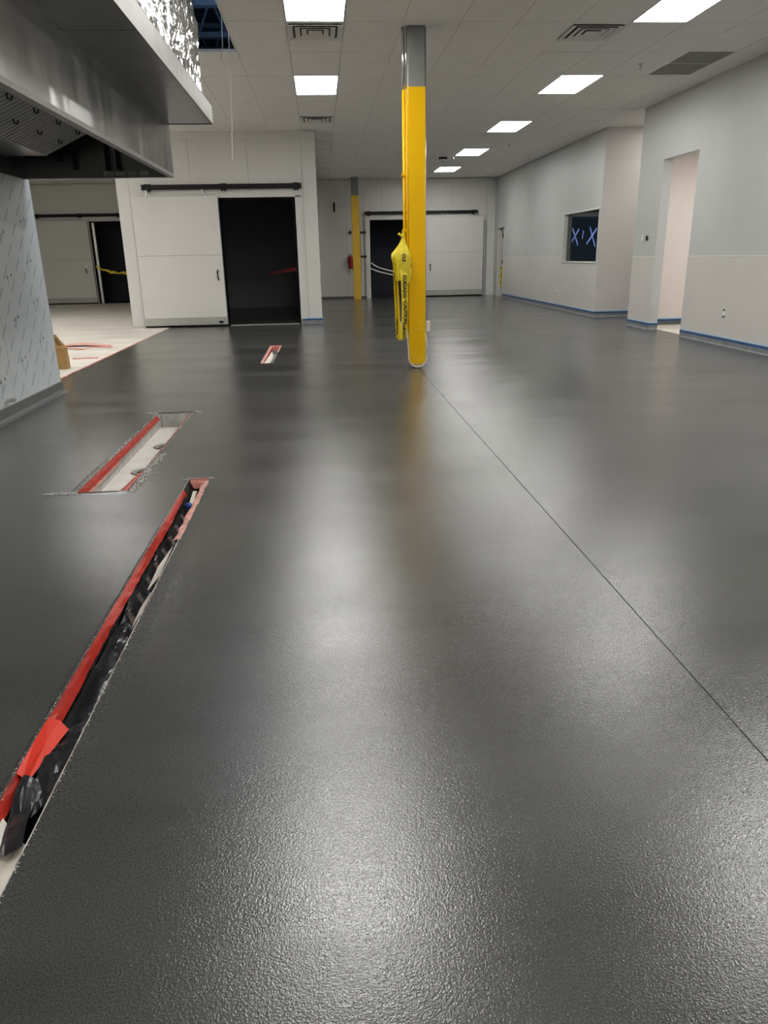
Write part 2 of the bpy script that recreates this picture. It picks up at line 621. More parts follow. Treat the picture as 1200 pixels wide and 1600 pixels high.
troffer(-7.6, GY0 + 3 * TY, 'added unseen ceiling panel light brightening the bare concrete by the far door', 'panel lights over the bare concrete')  # another out-of-view light added for the concrete bay


# ------------------------------------------------------------------ supply and return grilles
def diffuser(x, y, label, w=TX, d=TX):
    t = thing('ceiling_diffuser', label, 'air vent', (x, y, CEIL), 'square supply diffusers')
    MB().box(x, x + w, y, y + TY, CEIL + 0.004, CEIL + 0.011).build('tile_plate', 'ceiling_tile', t)
    y0 = y + 0.08
    cx, cy = x + w / 2, y0 + d / 2
    MB().box(cx - w * .46, cx + w * .46, cy - d * .46, cy + d * .46, CEIL + 0.0, CEIL + 0.003).build('throat', 'vent_dark', t)
    for k, h in enumerate((0.29, 0.215, 0.145, 0.075)):
        mb = MB()
        zo = CEIL - 0.012 + k * 0.001
        hi = h - 0.052
        zi = CEIL - 0.002
        o = [(cx - h, cy - h, zo), (cx + h, cy - h, zo), (cx + h, cy + h, zo), (cx - h, cy + h, zo)]
        i = [(cx - hi, cy - hi, zi), (cx + hi, cy - hi, zi), (cx + hi, cy + hi, zi), (cx - hi, cy + hi, zi)]
        if k == 3:
            mb.face(o)
        else:
            for q in range(4):
                mb.face([o[q], o[(q + 1) % 4], i[(q + 1) % 4], i[q]])
        mb.build('louvre', 'vent_metal', t, solid=0.002)
    return t


diffuser(GX0 + 5 * TX, GY0 - 2 * TY, 'square stepped supply diffuser beside the row of lights along the window wall')
diffuser(GX0, GY0 - 2 * TY, 'square supply diffuser just past the light beside the open ceiling bay')
diffuser(GX0, GY0 + 2 * TY + 0.55, 'square supply diffuser before the white cold room')
t = thing('return_grille', 'pair of flat grey return air panels set in the ceiling by the right wall', 'air vent', (GX0 + 8 * TX, GY0 - TY, CEIL))
xa, ya = GX0 + 8 * TX, GY0 - TY
for k in range(2):
    MB().box(xa + 0.02, xa + TX - 0.03, ya + 0.015 + k * 0.62, ya + 0.575 + k * 0.62, CEIL - 0.003, CEIL + 0.004).build('grille_panel', 'return_grille', t)
mb = MB()
mb.box(xa, xa + TX, ya, ya + TY, CEIL + 0.004, CEIL + 0.011)
mb.build('frame', 'lamp_frame', t)


def dome(x, y):
    t = thing('dome_camera', 'small black dome camera on the ceiling', 'camera', (x, y, CEIL))
    MB().lathe([(0.0, CEIL), (0.11, CEIL), (0.11, CEIL - 0.03), (0.095, CEIL - 0.05), (0.0, CEIL - 0.05)], x, y).build('base', 'black_metal', t)
    MB().lathe([(0.08, CEIL - 0.05), (0.07, CEIL - 0.09), (0.04, CEIL - 0.11), (0.0, CEIL - 0.118)], x, y).build('lens_dome', 'galv', t, smooth=True)


dome(3.17, 20.2)


def sprinkler(x, y, label):
    t = thing('sprinkler_head', label, 'sprinkler', (x, y, CEIL), 'sprinkler heads')
    MB().lathe([(0.0, CEIL), (0.035, CEIL), (0.03, CEIL - 0.01), (0.012, CEIL - 0.012), (0.012, CEIL - 0.05), (0.0, CEIL - 0.05)], x, y, 12).build('stem', 'galv', t)
    MB().lathe([(0.0, CEIL - 0.055), (0.026, CEIL - 0.055), (0.026, CEIL - 0.06), (0.0, CEIL - 0.06)], x, y, 12).build('deflector', 'chrome', t)


sprinkler(4.306, 17.97, 'sprinkler head in the ceiling between two panel lights')
sprinkler(4.277, 10.74, 'sprinkler head in the ceiling beside the grey return grille')
sprinkler(3.40, 20.0, 'sprinkler head in the ceiling at the corner of a panel light')


# ------------------------------------------------------------------ right walls
def frp_panels(root, x, ya, yb, z0, z1, m, face=-1, step=1.22, start=None):
    """panels standing on a wall of constant x, facing -x"""
    y = ya
    while y < yb - 0.01:
        e = min(y + step, yb)
        MB().box(x - 0.004, x + 0.004, y + 0.001, e - 0.001, z0, z1).build('wall_panel', m, root)
        y = e


DY0, DY1, DZ = 11.70, 12.90, 2.70
wr = sroot('wall_right', 'grey white right wall with lower panelling and an open doorway')
th = 0.15
for a, b, z0, z1 in ((-4.2, DY0, 0, CEIL + 0.02), (DY1, 13.85, 0, CEIL + 0.02), (DY0, DY1, DZ, CEIL + 0.02)):
    MB().box(WX, WX + th, a, b, z0, z1).build('wall_body', 'upper_paint', wr)
frp_panels(wr, WX, 0.72, DY0, 0.09, 1.2, 'lower_frp')
frp_panels(wr, WX, DY1, 13.85, 0.09, 1.2, 'lower_frp')
MB().box(WX - 0.008, WX + 0.004, -4.2, DY0, 1.195, 1.212).build('wainscot_trim', 'trim_white', wr)
MB().box(WX - 0.008, WX + 0.004, DY1, 13.85, 1.195, 1.212).build('wainscot_trim', 'trim_white', wr)

# niche between the two lengths of wall
troffer(6.85, 14.2, 'glowing ceiling panel light inside the side passage', None, 'lamp_glow_soft')
nz = sroot('wall_niche', 'pinkish panelled return wall of the passage beyond the doorway')
bx('wall_body', 'niche_frp', nz, WX2 + 0.151, 8.3, 15.802, 15.92, 0, CEIL + 0.02)
bx('wall_panel', 'niche_frp', nz, WX2 + 0.001, 8.2, 15.796, 15.8, 0.09, 3.02)
bx('wall_body', 'niche_frp', nz, 8.2, 8.3, 13.85, 15.8, 0, CEIL + 0.02)
bx('wall_body', 'upper_paint', nz, WX + th, 8.3, 13.76, 13.85, 0, CEIL + 0.02)
bx('wall_panel', 'lower_frp', nz, WX2 + 0.001, 8.2, 15.796, 15.8, 3.024, CEIL)
# side room seen through the doorway
sr = sroot('wall_side_room', 'bright pinkish wall inside the open doorway')
bx('wall_body', 'room_wall', sr, WX + th, 8.2, 13.64, 13.76, 0, 2.9)
bx('wall_body', 'room_wall', sr, 8.2, 8.3, 9.4, 13.76, 0, 2.9)
bx('wall_body', 'room_wall', sr, WX + th, 8.3, 9.3, 9.4, 0, 2.9)
bx('room_lid', 'ceiling_tile', sr, WX + th, 8.3, 9.3, 13.76, 2.9, 2.95)
rl = thing('ceiling_light', 'glowing light panel on the ceiling of the side room', 'ceiling light', (7.0, 11.6, 2.89))
MB().box(6.7, 7.3, 11.2, 12.4, 2.86, 2.89).build('diffuser', 'lamp_glow_room', rl)
MB().box(6.68, 7.32, 11.18, 12.42, 2.875, 2.895).build('frame', 'lamp_frame', rl)

# far right wall with window and far doorway
WY0, WY1, WZ0, WZ1 = 15.865, 18.20, 1.075, 2.15
FY0, FY1, FZ = 24.15, 25.0, 2.12
wf = sroot('wall_right_far', 'grey white wall with a dark window and a far doorway')
for a, b, z0, z1 in ((15.8005, WY0, 0, CEIL + 0.02), (WY0, WY1, 0, WZ0), (WY0, WY1, WZ1, CEIL + 0.02), (WY1, FY0, 0, CEIL + 0.02),
                     (FY0, FY1, FZ, CEIL + 0.02), (FY1, 25.6, 0, CEIL + 0.02)):
    MB().box(WX2, WX2 + 0.15, a, b, z0, z1).build('wall_body', 'upper_paint', wf)
frp_panels(wf, WX2, WY1 + 0.06, FY0 - 0.06, 0.09, 1.2, 'lower_frp')
MB().box(WX2 - 0.004, WX2 + 0.004, 15.8, WY1 + 0.06, 0.09, WZ0 - 0.06).build('wall_panel', 'lower_frp', wf)
MB().box(WX2 - 0.008, WX2 + 0.004, WY1 + 0.06, FY0 - 0.06, 1.195, 1.21).build('wainscot_trim', 'trim_white', wf)

win = sroot('window_1', 'dark window with blue tape crosses in a grey frame')
mb = MB()
fr = 0.028
mb.box(WX2 - 0.012, WX2 + 0.1, WY0, WY0 + fr, WZ0, WZ1).box(WX2 - 0.012, WX2 + 0.1, WY1 - fr, WY1, WZ0, WZ1)
mb.box(WX2 - 0.012, WX2 + 0.1, WY0 + fr, WY1 - fr, WZ0, WZ0 + fr).box(WX2 - 0.012, WX2 + 0.1, WY0 + fr, WY1 - fr, WZ1 - fr, WZ1)
mb.build('window_frame', 'trim_white', win, bevel=0.003)
bx('window_pane', 'glass_dark', win, WX2 + 0.08, WX2 + 0.086, WY0 + fr, WY1 - fr, WZ0 + fr, WZ1 - fr)


def tape_bar(ya, za, yb, zb, w, name='window_tape'):
    x = WX2 + 0.076
    d = Vector((0, yb - ya, zb - za)).normalized()
    n = Vector((1, 0, 0)).cross(d) * (w / 2)
    a, b = Vector((x, ya, za)), Vector((x, yb, zb))
    MB().face([a - n, a + n, b + n, b - n]).build(name, 'bright_blue_tape', tw, solid=0.002)


tw = thing('window_tape_crosses', 'bright blue tape strips forming X I X on the dark window', 'tape', (WX2 + 0.076, 17.0, 1.4))
for a in ((17.79, 1.813, 17.36, 1.448), (17.34, 1.784, 17.78, 1.538), (17.03, 1.747, 17.08, 1.577), (16.63, 1.798, 16.24, 1.406), (16.20, 1.758, 16.77, 1.465)):
    tape_bar(*a, 0.045, 'tape_strip')

# dark office behind the window and behind the far doorway
of = sroot('wall_office', 'unlit room behind the dark window')
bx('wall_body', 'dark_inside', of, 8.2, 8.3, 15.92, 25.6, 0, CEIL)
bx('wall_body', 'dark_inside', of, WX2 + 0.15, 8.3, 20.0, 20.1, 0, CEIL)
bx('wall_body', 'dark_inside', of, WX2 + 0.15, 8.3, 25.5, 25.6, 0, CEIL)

# far doorway
d3 = sroot('door_3', 'narrow doorway near the far corner with the door ajar')
mb = MB()
mb.box(WX2 - 0.015, WX2 + 0.16, FY0, FY0 + 0.045, 0, FZ).box(WX2 - 0.015, WX2 + 0.16, FY1 - 0.045, FY1, 0, FZ)
mb.box(WX2 - 0.015, WX2 + 0.16, FY0, FY1, FZ - 0.045, FZ)
mb.build('door_frame', 'trim_white', d3)
MB().box(WX2 + 0.17, WX2 + 0.95, FY1 - 0.10, FY1 - 0.055, 0.01, FZ - 0.06).build('door_leaf', 'column_grey', d3)
for z in (0.3, 1.05, 1.85):
    MB().box(WX2 + 0.13, WX2 + 0.19, FY1 - 0.10, FY1 - 0.055, z - 0.06, z + 0.06).build('hinge', 'black_metal', d3)
MB().box(WX2 + 0.1, WX2 + 0.16, FY0 + 0.045, FY0 + 0.055, 0.95, 1.15).build('strike_plate', 'galv', d3)
ct = thing('caution_tape', 'crumpled yellow caution tape hanging in the narrow far doorway', 'tape', (WX2 + 0.1, FY1 - 0.12, 0))
mb = MB()
rows = []
for k in range(16):
    z = 0.25 + k * 0.045
    xo = WX2 + 0.12 + 0.03 * math.sin(k * 1.3)
    w = 0.03 + 0.02 * math.sin(k * 2.1) ** 2
    rows.append([(xo - w, FY1 - 0.14 + 0.02 * math.cos(k), z), (xo + w, FY1 - 0.12 + 0.015 * math.sin(k * 2), z)])
mb.grid(rows)
mb.build('ribbon', 'caution_yellow', ct, solid=0.002)


# ------------------------------------------------------------------ baseboards with blue tape above the cove
def base_x(name, label, x, ya, yb, tape=True, cove='light_cove'):
    """cove along a wall of constant x, room on the -x side"""
    r = sroot(name, label)
    mb = MB()
    prof = [(0.026, 0.0), (0.018, 0.004), (0.011, 0.016), (0.008, 0.07), (0.0, 0.07)]
    mb.grid([[(x - d, ya, z) for d, z in prof], [(x - d, yb, z) for d, z in prof]])
    mb.build('cove', cove, r, smooth=False)
    if tape:
        MB().box(x - 0.0095, x, ya, yb, 0.068, 0.103).build('tape_line', 'blue_tape', r)
        MB().box(x - 0.008, x, ya, yb, 0.103, 0.125).build('masking_film', 'pale_blue_film', r)
    return r


def base_y(name, label, y, xa, xb, tape=True, cove='light_cove'):
    """cove along a wall of constant y, room on the -y side"""
    r = sroot(name, label)
    mb = MB()
    prof = [(0.026, 0.0), (0.018, 0.004), (0.011, 0.016), (0.008, 0.07), (0.0, 0.07)]
    mb.grid([[(xa, y - d, z) for d, z in prof], [(xb, y - d, z) for d, z in prof]])
    mb.build('cove', cove, r, smooth=False)
    if tape:
        MB().box(xa, xb, y - 0.0095, y, 0.068, 0.103).build('tape_line', 'blue_tape', r)
        MB().box(xa, xb, y - 0.008, y, 0.103, 0.125).build('masking_film', 'pale_blue_film', r)
    return r


base_x('baseboard_right', 'grey cove base with blue masking tape on the near right wall', WX, -4, DY0 + 0.0)
base_x('baseboard_right_pier', 'grey cove base with blue tape on the short pier', WX, DY1, 13.85)
base_y('baseboard_door_jamb', 'blue taped cove base on the doorway jamb', DY1, WX, WX + th)
base_y('baseboard_side_room', 'blue taped cove base inside the side room', 13.64, WX + th, 8.2, cove='cove_grey')
base_y('baseboard_niche', 'blue taped cove base of the passage wall', 15.8, WX2, 8.2)
base_x('baseboard_right_far', 'cove base with blue tape under the dark window', WX2, 15.8, FY0, cove='light_cove')
bc = base_y('baseboard_corner', 'blue taped base in the far corner', 25.0, WX2 - 0.02, WX2 + 0.12)


# ------------------------------------------------------------------ outlets and switches on the right wall
def outlet(y, z, x, label, slots, w=0.07, h=0.115):
    t = thing('wall_outlet', label, 'outlet', (x, y, z), None)
    MB().box(x - 0.010, x - 0.003, y - w / 2, y + w / 2, z - h / 2, z + h / 2).build('cover_plate', 'plate_white', t, bevel=0.002)
    for dz in slots:
        MB().box(x - 0.012, x - 0.009, y - 0.024, y + 0.024, z + dz - 0.014, z + dz + 0.014).build('socket', 'vent_dark', t)
    return t


outlet(10.42, 0.444, WX, 'white wall outlet with two dark sockets low on the near right wall', (0.042, -0.05))
outlet(18.45, 0.41, WX2, 'white wall outlet low under the dark window', (-0.04,))
outlet(13.47, 1.508, WX, 'small white round-button wall switch on the narrow pier', (), 0.075, 0.115)
t = thing('wall_sensor', 'small black sensor box beside the white switch on the pier', 'sensor', (WX, 13.29, 1.505))
MB().box(WX - 0.02, WX - 0.001, 13.25, 13.32, 1.465, 1.54).build('case', 'black_metal', t, bevel=0.004)
MB().box(WX - 0.022, WX - 0.02, 13.26, 13.30, 1.5, 1.53).build('screen', 'vent_dark', t)

# ------------------------------------------------------------------ white cold room block
BY = 15.93
OX0, OX1, OZ = -1.925, -0.435, 2.43
wc = sroot('wall_cold_room', 'white insulated panel wall of the cold room block')
gap = 0.003
for x0, x1, z0, z1 in ((-3.85, -3.61, 0, CEIL), (-3.61, -2.43, 0, CEIL), (-2.43, OX0, 0, OZ), (-2.43, -1.315, OZ, CEIL),
                       (-1.315, -0.275, OZ, CEIL), (OX1, -0.275, 0, OZ), (-0.275, 0, 0, CEIL)):
    MB().box(x0 + gap, x1 - gap, BY, BY + 0.1, z0 + (gap if z0 else 0), z1 - gap).build('wall_panel', 'white_panel', wc)
mb = MB()
mb.box(-3.84, OX0, BY + 0.012, BY + 0.09, 0, CEIL).box(OX1, -0.01, BY + 0.012, BY + 0.09, 0, CEIL).box(OX0, OX1, BY + 0.012, BY + 0.09, OZ, CEIL)
mb.build('panel_core', 'seam_dark', wc)
bx('ceiling_trim', 'white_panel', wc, -3.85, 0.0, BY - 0.02, BY, 3.46, CEIL)
bx('side_panel', 'cool_panel', wc, -0.1, 0.0, BY + 0.1, 25.5, 0, CEIL)
bx('side_panel', 'white_panel', wc, -3.85, -3.75, BY + 0.1, 27.2, 0, CEIL)
bx('lining', 'dark_cold_room', wc, -0.115, -0.1, BY + 0.1, 22.0, 0, CEIL)
bx('lining', 'dark_cold_room', wc, -3.75, -3.735, BY + 0.1, 22.0, 0, CEIL)
bx('lining', 'dark_cold_room', wc, -3.75, -0.1, 21.9, 22.0, 0, CEIL)
bx('lining', 'dark_cold_room', wc, -3.75, -0.1, BY + 0.1, 22.0, 2.7, 2.75)
mb = MB()
g = 0.035
mb.box(OX0, OX0 + g, BY - 0.012, BY + 0.11, 0, OZ).box(OX1 - g, OX1, BY - 0.012, BY + 0.11, 0, OZ).box(OX0 + g, OX1 - g, BY - 0.012, BY + 0.11, OZ - g, OZ)
mb.build('door_gasket', 'black_rubber', wc)
bx('jamb_trim', 'white_panel', wc, OX1, OX1 + 0.11, BY - 0.02, BY, 0.1, OZ + 0.02)
bx('jamb_trim', 'white_panel', wc, OX0 - 0.02, OX1 + 0.11, BY - 0.02, BY, OZ, OZ + 0.09)
bx('sill', 'kick_metal', wc, OX0, OX1, BY, BY + 0.1, 0.0, 0.012)
base_y('baseboard_cold_room', 'blue grey cove base at the corner of the cold room', BY, OX1 + 0.02, 0.02)
rb = MB()
for k in range(22):
    x = -3.87 + random.random() * 0.28
    s = 0.012 + random.random() * 0.02
    y = BY - 0.03 - random.random() * 0.05
    rb.box(x, x + 2 * s, y, y + s, 0, s * 1.2)
tag(rb.build('concrete_rubble', 'rubble'), 'loose grey concrete crumbs at the foot of the cold room corner', 'rubble')['kind'] = 'stuff'


def sliding_door(name, label, x0, x1, y, z1, mside, handle_x, seam_z=1.38, hy=1.0, kick=0.19, rollers=()):
    r = sroot(name, label)
    ya, yb = y - 0.13, y - 0.03
    MB().box(x0, x1, ya, yb, seam_z + 0.003, z1).build('door_panel', mside, r, bevel=0.004)
    MB().box(x0, x1, ya, yb, 0.04, seam_z - 0.003).build('door_panel', mside, r, bevel=0.004)
    MB().box(x0 + 0.01, x1 - 0.01, ya + 0.006, yb - 0.01, seam_z - 0.004, seam_z + 0.004).build('seam_strip', 'seam_dark', r)
    MB().box(x0 + 0.005, x1 - 0.005, ya - 0.004, ya, 0.045, kick).build('kick_plate', 'kick_metal', r)
    MB().box(x0, x1, ya + 0.01, yb, 0.012, 0.04).build('bottom_gasket', 'black_rubber', r)
    h = MB().lathe([(0, 0), (0.035, 0), (0.035, 0.012), (0, 0.012)], 0, 0, 16).build('handle_rose', 'chrome', r)
    h.rotation_euler = (math.pi / 2, 0, 0)
    h.location = (handle_x, ya, hy + 0.08)
    h.matrix_parent_inverse = Matrix()
    MB().tube([(handle_x, ya - 0.005, hy + 0.08), (handle_x, ya - 0.05, hy + 0.06), (handle_x + 0.005, ya - 0.055, hy - 0.06), (handle_x + 0.015, ya - 0.03, hy - 0.10)], 0.013).build('handle', 'black_metal', r)
    for hx in rollers:
        mb = MB()
        mb.box(hx - 0.05, hx + 0.05, ya + 0.01, ya + 0.03, z1 - 0.03, z1 + 0.035)
        mb.box(hx - 0.012, hx + 0.012, ya + 0.01, ya + 0.03, z1, z1 + 0.12)
        mb.build('hanger', 'galv', r)
    return r


def rail(label, x0, x1, y, z, brackets):
    t = thing('door_rail', label, 'door rail', (x0, y, z))
    MB().box(x0, x1, y - 0.10, y - 0.04, z - 0.045, z + 0.045).build('track', 'black_metal', t, bevel=0.01)
    for b in brackets:
        mb = MB()
        mb.box(b - 0.06, b + 0.06, y - 0.115, y, z - 0.055, z + 0.055)
        mb.box(b - 0.04, b - 0.015, y - 0.1, y - 0.06, z - 0.085, z - 0.05).box(b + 0.015, b + 0.04, y - 0.1, y - 0.06, z - 0.085, z - 0.05)
        mb.build('bracket', 'black_metal', t, bevel=0.004)
    for e in (x0, x1):
        MB().box(e - 0.015, e + 0.015, y - 0.105, y - 0.035, z - 0.05, z + 0.05).build('end_cap', 'black_metal', t)
    return t


sliding_door('door_1', 'white sliding cold room door slid open beside its dark opening', -3.565, OX0 + 0.0, BY, 2.455, 'white_panel', -2.04, rollers=(-3.27, -2.21))
MB().box(-2.09, -2.01, BY - 0.16, BY - 0.13, 0.07, 0.11).build('floor_roller', 'black_metal', bpy.data.objects['door_1'])
rail('black sliding door rail with end brackets on the white cold room front', -3.34, -0.31, BY, 2.625, (-3.24, -1.80, -0.40))
# red tape strung inside the cold room
rt = MB()
rows = []
for k in range(20):
    u = k / 19
    z = 0.98 + 0.10 * u
    w = 0.012 + 0.03 * u
    rows.append([(-1.1 + 0.64 * u, BY + 0.9 - 0.3 * u, z - w), (-1.1 + 0.64 * u, BY + 0.87 - 0.3 * u, z + w)])
rt.grid(rows)
tag(rt.build('barrier_tape', 'dull_red', solid=0.001), 'thin red tape strung across inside the dark cold room opening', 'tape')

# ------------------------------------------------------------------ back wall and its sliding door
KY = 25.5
KO0, KO1, KZ = 1.64, 3.46, 2.40
wb = sroot('wall_back', 'white panelled back wall with a dark sliding door opening')
for x0, x1, z0, z1 in ((0, 0.9, 0, 2.81), (0, 0.9, 2.81, CEIL), (0.9, 1.45, 0, CEIL), (1.45, KO0, 0, KZ), (1.45, 2.05, KZ, CEIL), (2.05, 4.32, KZ, CEIL),
                       (KO1, 4.32, 0, KZ), (4.32, 5.45, 0, CEIL), (5.45, WX2, 0, CEIL)):
    MB().box(x0 + gap, x1 - gap, KY, KY + 0.1, z0 + (gap if z0 else 0), z1 - gap).build('wall_panel', 'cool_panel', wb)
mb = MB()
mb.box(0, KO0, KY + 0.01, KY + 0.09, 0, CEIL).box(KO1, WX2, KY + 0.01, KY + 0.09, 0, CEIL).box(KO0, KO1, KY + 0.01, KY + 0.09, KZ, CEIL)
mb.build('panel_core', 'seam_dark', wb)
bx('ceiling_trim', 'cool_panel', wb, 0, WX2, KY - 0.02, KY, 3.47, CEIL)
mb = MB()
mb.box(KO0, KO0 + 0.04, KY - 0.02, KY + 0.1, 0, KZ).box(KO1 - 0.04, KO1, KY - 0.02, KY + 0.1, 0, KZ).box(KO0, KO1, KY - 0.02, KY + 0.1, KZ - 0.04, KZ)
mb.build('door_gasket', 'black_rubber', wb)
bx('jamb_trim', 'white_panel', wb, KO0 - 0.15, KO0, KY - 0.05, KY, 0, KZ + 0.1)
bx('jamb_trim', 'white_panel', wb, KO0, 5.4, KY - 0.025, KY, KZ, KZ + 0.12)
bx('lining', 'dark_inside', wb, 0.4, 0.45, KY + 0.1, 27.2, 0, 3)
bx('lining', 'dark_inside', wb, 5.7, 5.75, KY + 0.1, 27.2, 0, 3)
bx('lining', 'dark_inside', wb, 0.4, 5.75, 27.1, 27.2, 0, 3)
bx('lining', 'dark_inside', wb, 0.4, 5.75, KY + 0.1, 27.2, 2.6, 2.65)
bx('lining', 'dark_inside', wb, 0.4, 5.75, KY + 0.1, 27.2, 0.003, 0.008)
bx('seam_bracket', 'black_metal', wb, 0.49, 0.55, KY - 0.03, KY, 2.66, 2.93)
base_y('baseboard_back', 'dark cove base along the back wall', KY, 0.0, KO0 - 0.15, tape=False, cove='cove_grey')
sliding_door('door_2', 'pale sliding door slid open on the back wall beyond the yellow column', 3.44, 5.32, KY, 2.45, 'cool_panel', 3.58, hy=0.93, kick=0.21, rollers=(3.95, 5.05))
bpy.data.objects['door_2']
MB().tube([(5.37, KY - 0.06, 0.1), (5.37, KY - 0.06, 2.35)], 0.035).build('edge_guard', 'galv', bpy.data.objects['door_2'])
rail('black sliding door rail on the back wall behind the yellow column', 1.50, 5.12, KY, 2.60, (1.62, 3.4, 5.0))

# far left wall with its own sliding door
LY = 26.0
wl = sroot('wall_left_far', 'dim white wall with a sliding door beyond the bare concrete')
for x0, x1, z0, z1 in ((-10.3, -8.9, 0, CEIL), (-8.9, -7.25, 0, CEIL), (-7.25, -6.2, 2.51, CEIL), (-6.2, -3.85, 0, CEIL)):
    MB().box(x0 + gap, x1 - gap, LY, LY + 0.1, z0, z1).build('wall_panel', 'cool_panel', wl)
mb = MB()
mb.box(-7.25, -7.17, LY - 0.02, LY + 0.1, 0, 2.51).box(-6.24, -6.2, LY - 0.02, LY + 0.1, 0, 2.51).box(-7.25, -6.2, LY - 0.02, LY + 0.1, 2.47, 2.51)
mb.build('door_gasket', 'black_rubber', wl)
bx('jamb_trim', 'galv', wl, -7.17, -7.10, LY - 0.05, LY + 0.1, 0, 2.47)
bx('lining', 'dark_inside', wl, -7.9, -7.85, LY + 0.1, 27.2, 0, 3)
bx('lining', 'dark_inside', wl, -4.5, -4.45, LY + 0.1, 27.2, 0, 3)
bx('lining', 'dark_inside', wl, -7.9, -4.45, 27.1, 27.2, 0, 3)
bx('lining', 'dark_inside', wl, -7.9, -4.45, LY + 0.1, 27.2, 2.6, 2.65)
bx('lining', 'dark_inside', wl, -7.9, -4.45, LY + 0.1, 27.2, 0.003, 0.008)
sliding_door('door_4', 'white sliding door beyond the bare concrete, half hidden by the film wrapped wall', -8.95, -7.28, LY, 2.53, 'cool_panel', -7.5, hy=1.05, kick=0.2, rollers=(-8.6, -7.9))
rail('black sliding door rail on the far wall beyond the bare concrete', -9.0, -6.15, LY, 2.69, (-8.8, -7.5, -6.3))
bx('wall_body', 'cool_panel', sroot('wall_left_end', 'end wall of the bare concrete bay'), -10.4, -10.3, 8.0, 27.2, 0, CEIL + 0.01)
bx('wall_body', 'cool_panel', sroot('wall_left_near', 'wall closing the bare concrete bay behind the hood'), -10.4, -2.93, 7.9, 8.0, 0, CEIL + 0.01)

# caution tape across that opening
mb = MB()
rows = []
for k in range(24):
    u = k / 23
    x = -7.2 + 1.0 * u
    z = 1.14 - 0.2 * u + 0.012 * math.sin(k * 1.1) - 0.09 * math.sin(math.pi * u) * 0.8
    w = 0.045 * (0.75 + 0.25 * math.cos(k * 0.6))
    rows.append([(x, LY - 0.07, z - w), (x, LY - 0.06 + 0.02 * math.sin(k), z + w)])
mb.grid(rows)
ct = thing('caution_tape', 'yellow caution tape strung across the dark opening beyond the bare concrete', 'tape', (-6.7, LY - 0.07, 1.0))
mb.build('ribbon', 'caution_yellow', ct, solid=0.001)

# wall behind the camera
bx('wall_body', 'white_panel', sroot('wall_front', 'wall behind the viewer'), -3.0, WX, -4.3, -4.2, 0, CEIL + 0.01)


# ------------------------------------------------------------------ left wall wrapped in printed film, with hood
LX = -2.77
LE = 8.09
wL = sroot('wall_left', 'steel panel wall still wrapped in printed protective film')
bx('wall_body', 'seam_dark', wL, LX - 0.15, LX - 0.006, -4.2, LE - 0.001, 0, CEIL + 0.01)
y = LE
while y > -4:
    e = max(y - 1.22, -4.2)
    MB().box(LX - 0.006, LX, e + 0.0025, y - (0.0025 if y < LE else 0), 0.1, 2.5).build('film_panel', 'film_panel', wL)
    y = e
mb = MB()
mb2 = MB()
xx = LX + 0.0006


def strip(m, ya, za, yb, zb, w):
    d = Vector((0, yb - ya, zb - za)).normalized()
    n = Vector((1, 0, 0)).cross(d) * (w / 2)
    a, b = Vector((xx, ya, za)), Vector((xx, yb, zb))
    m.face([a - n, a + n, b + n, b - n])


# dashed diagonals and small arrows printed on the film
for k in range(-12, 40):
    c = 5.683 + 0.24 * (k - 16) + 0.0     # y - z of the diagonal
    z = 0.13 + (0.06 * k) % 0.18
    while z < 2.03:
        ya = c + z
        yb = ya + 0.118
        if ya > 4.6 and yb < LE - 0.01:
            strip(mb, ya, z, yb, z + 0.115, 0.021)
        z += 0.182
for col in range(-6, 3):
    yc = 7.17 + 0.53 * col
    ph = 0.21 - 0.12 * (1 - col)
    for r in range(-1, 7):
        z = ph + 0.365 * r
        if not (0.22 < z < 2.0) or yc > LE - 0.05:
            continue
        strip(mb2, yc, z, yc + 0.008, z - 0.1, 0.006)
        mb2.face([(xx, yc - 0.014, z - 0.02), (xx, yc + 0.016, z - 0.02), (xx, yc + 0.001, z + 0.018)])
        strip(mb2, yc + 0.09, z + 0.02, yc + 0.095, z - 0.005, 0.02)
o = mb.build('film_dashes', 'film_blue_print', wL)
o['kind'] = 'stuff'
o = mb2.build('film_arrows', 'film_black_print', wL)
o['kind'] = 'stuff'
r = sroot('baseboard_left', 'dark grey cove base under the film wrapped wall')
prof = [(0.05, 0.0), (0.03, 0.006), (0.016, 0.03), (0.012, 0.105), (0.0, 0.11)]
MB().grid([[(LX + d, -4.2, z) for d, z in prof], [(LX + d, LE + 0.01, z) for d, z in prof]]).build('cove', 'cove_grey', r)
MB().box(LX + 0.05, LX + 0.058, -4.2, LE + 0.01, 0, 0.004).build('joint_line', 'light_cove', r)
bx('wall_cap', 'galv', wL, LX - 0.15, LX + 0.002, LE - 0.001, LE + 0.004, 0.0, 2.5)
# small valve on the wall
t = thing('wall_valve', 'small steel valve stub low on the film wrapped wall', 'valve', (LX, 6.67, 0.13))
MB().tube([(LX, 6.67, 0.165), (LX + 0.07, 6.67, 0.165)], 0.016, 10).build('pipe_stub', 'chrome', t)
MB().tube([(LX + 0.06, 6.62, 0.17), (LX + 0.06, 6.72, 0.16)], 0.012, 8).build('lever', 'galv', t)
MB().lathe([(0, 0.15), (0.02, 0.15), (0.02, 0.185), (0, 0.185)], LX + 0.06, 6.67, 10).build('valve_body', 'galv', t)

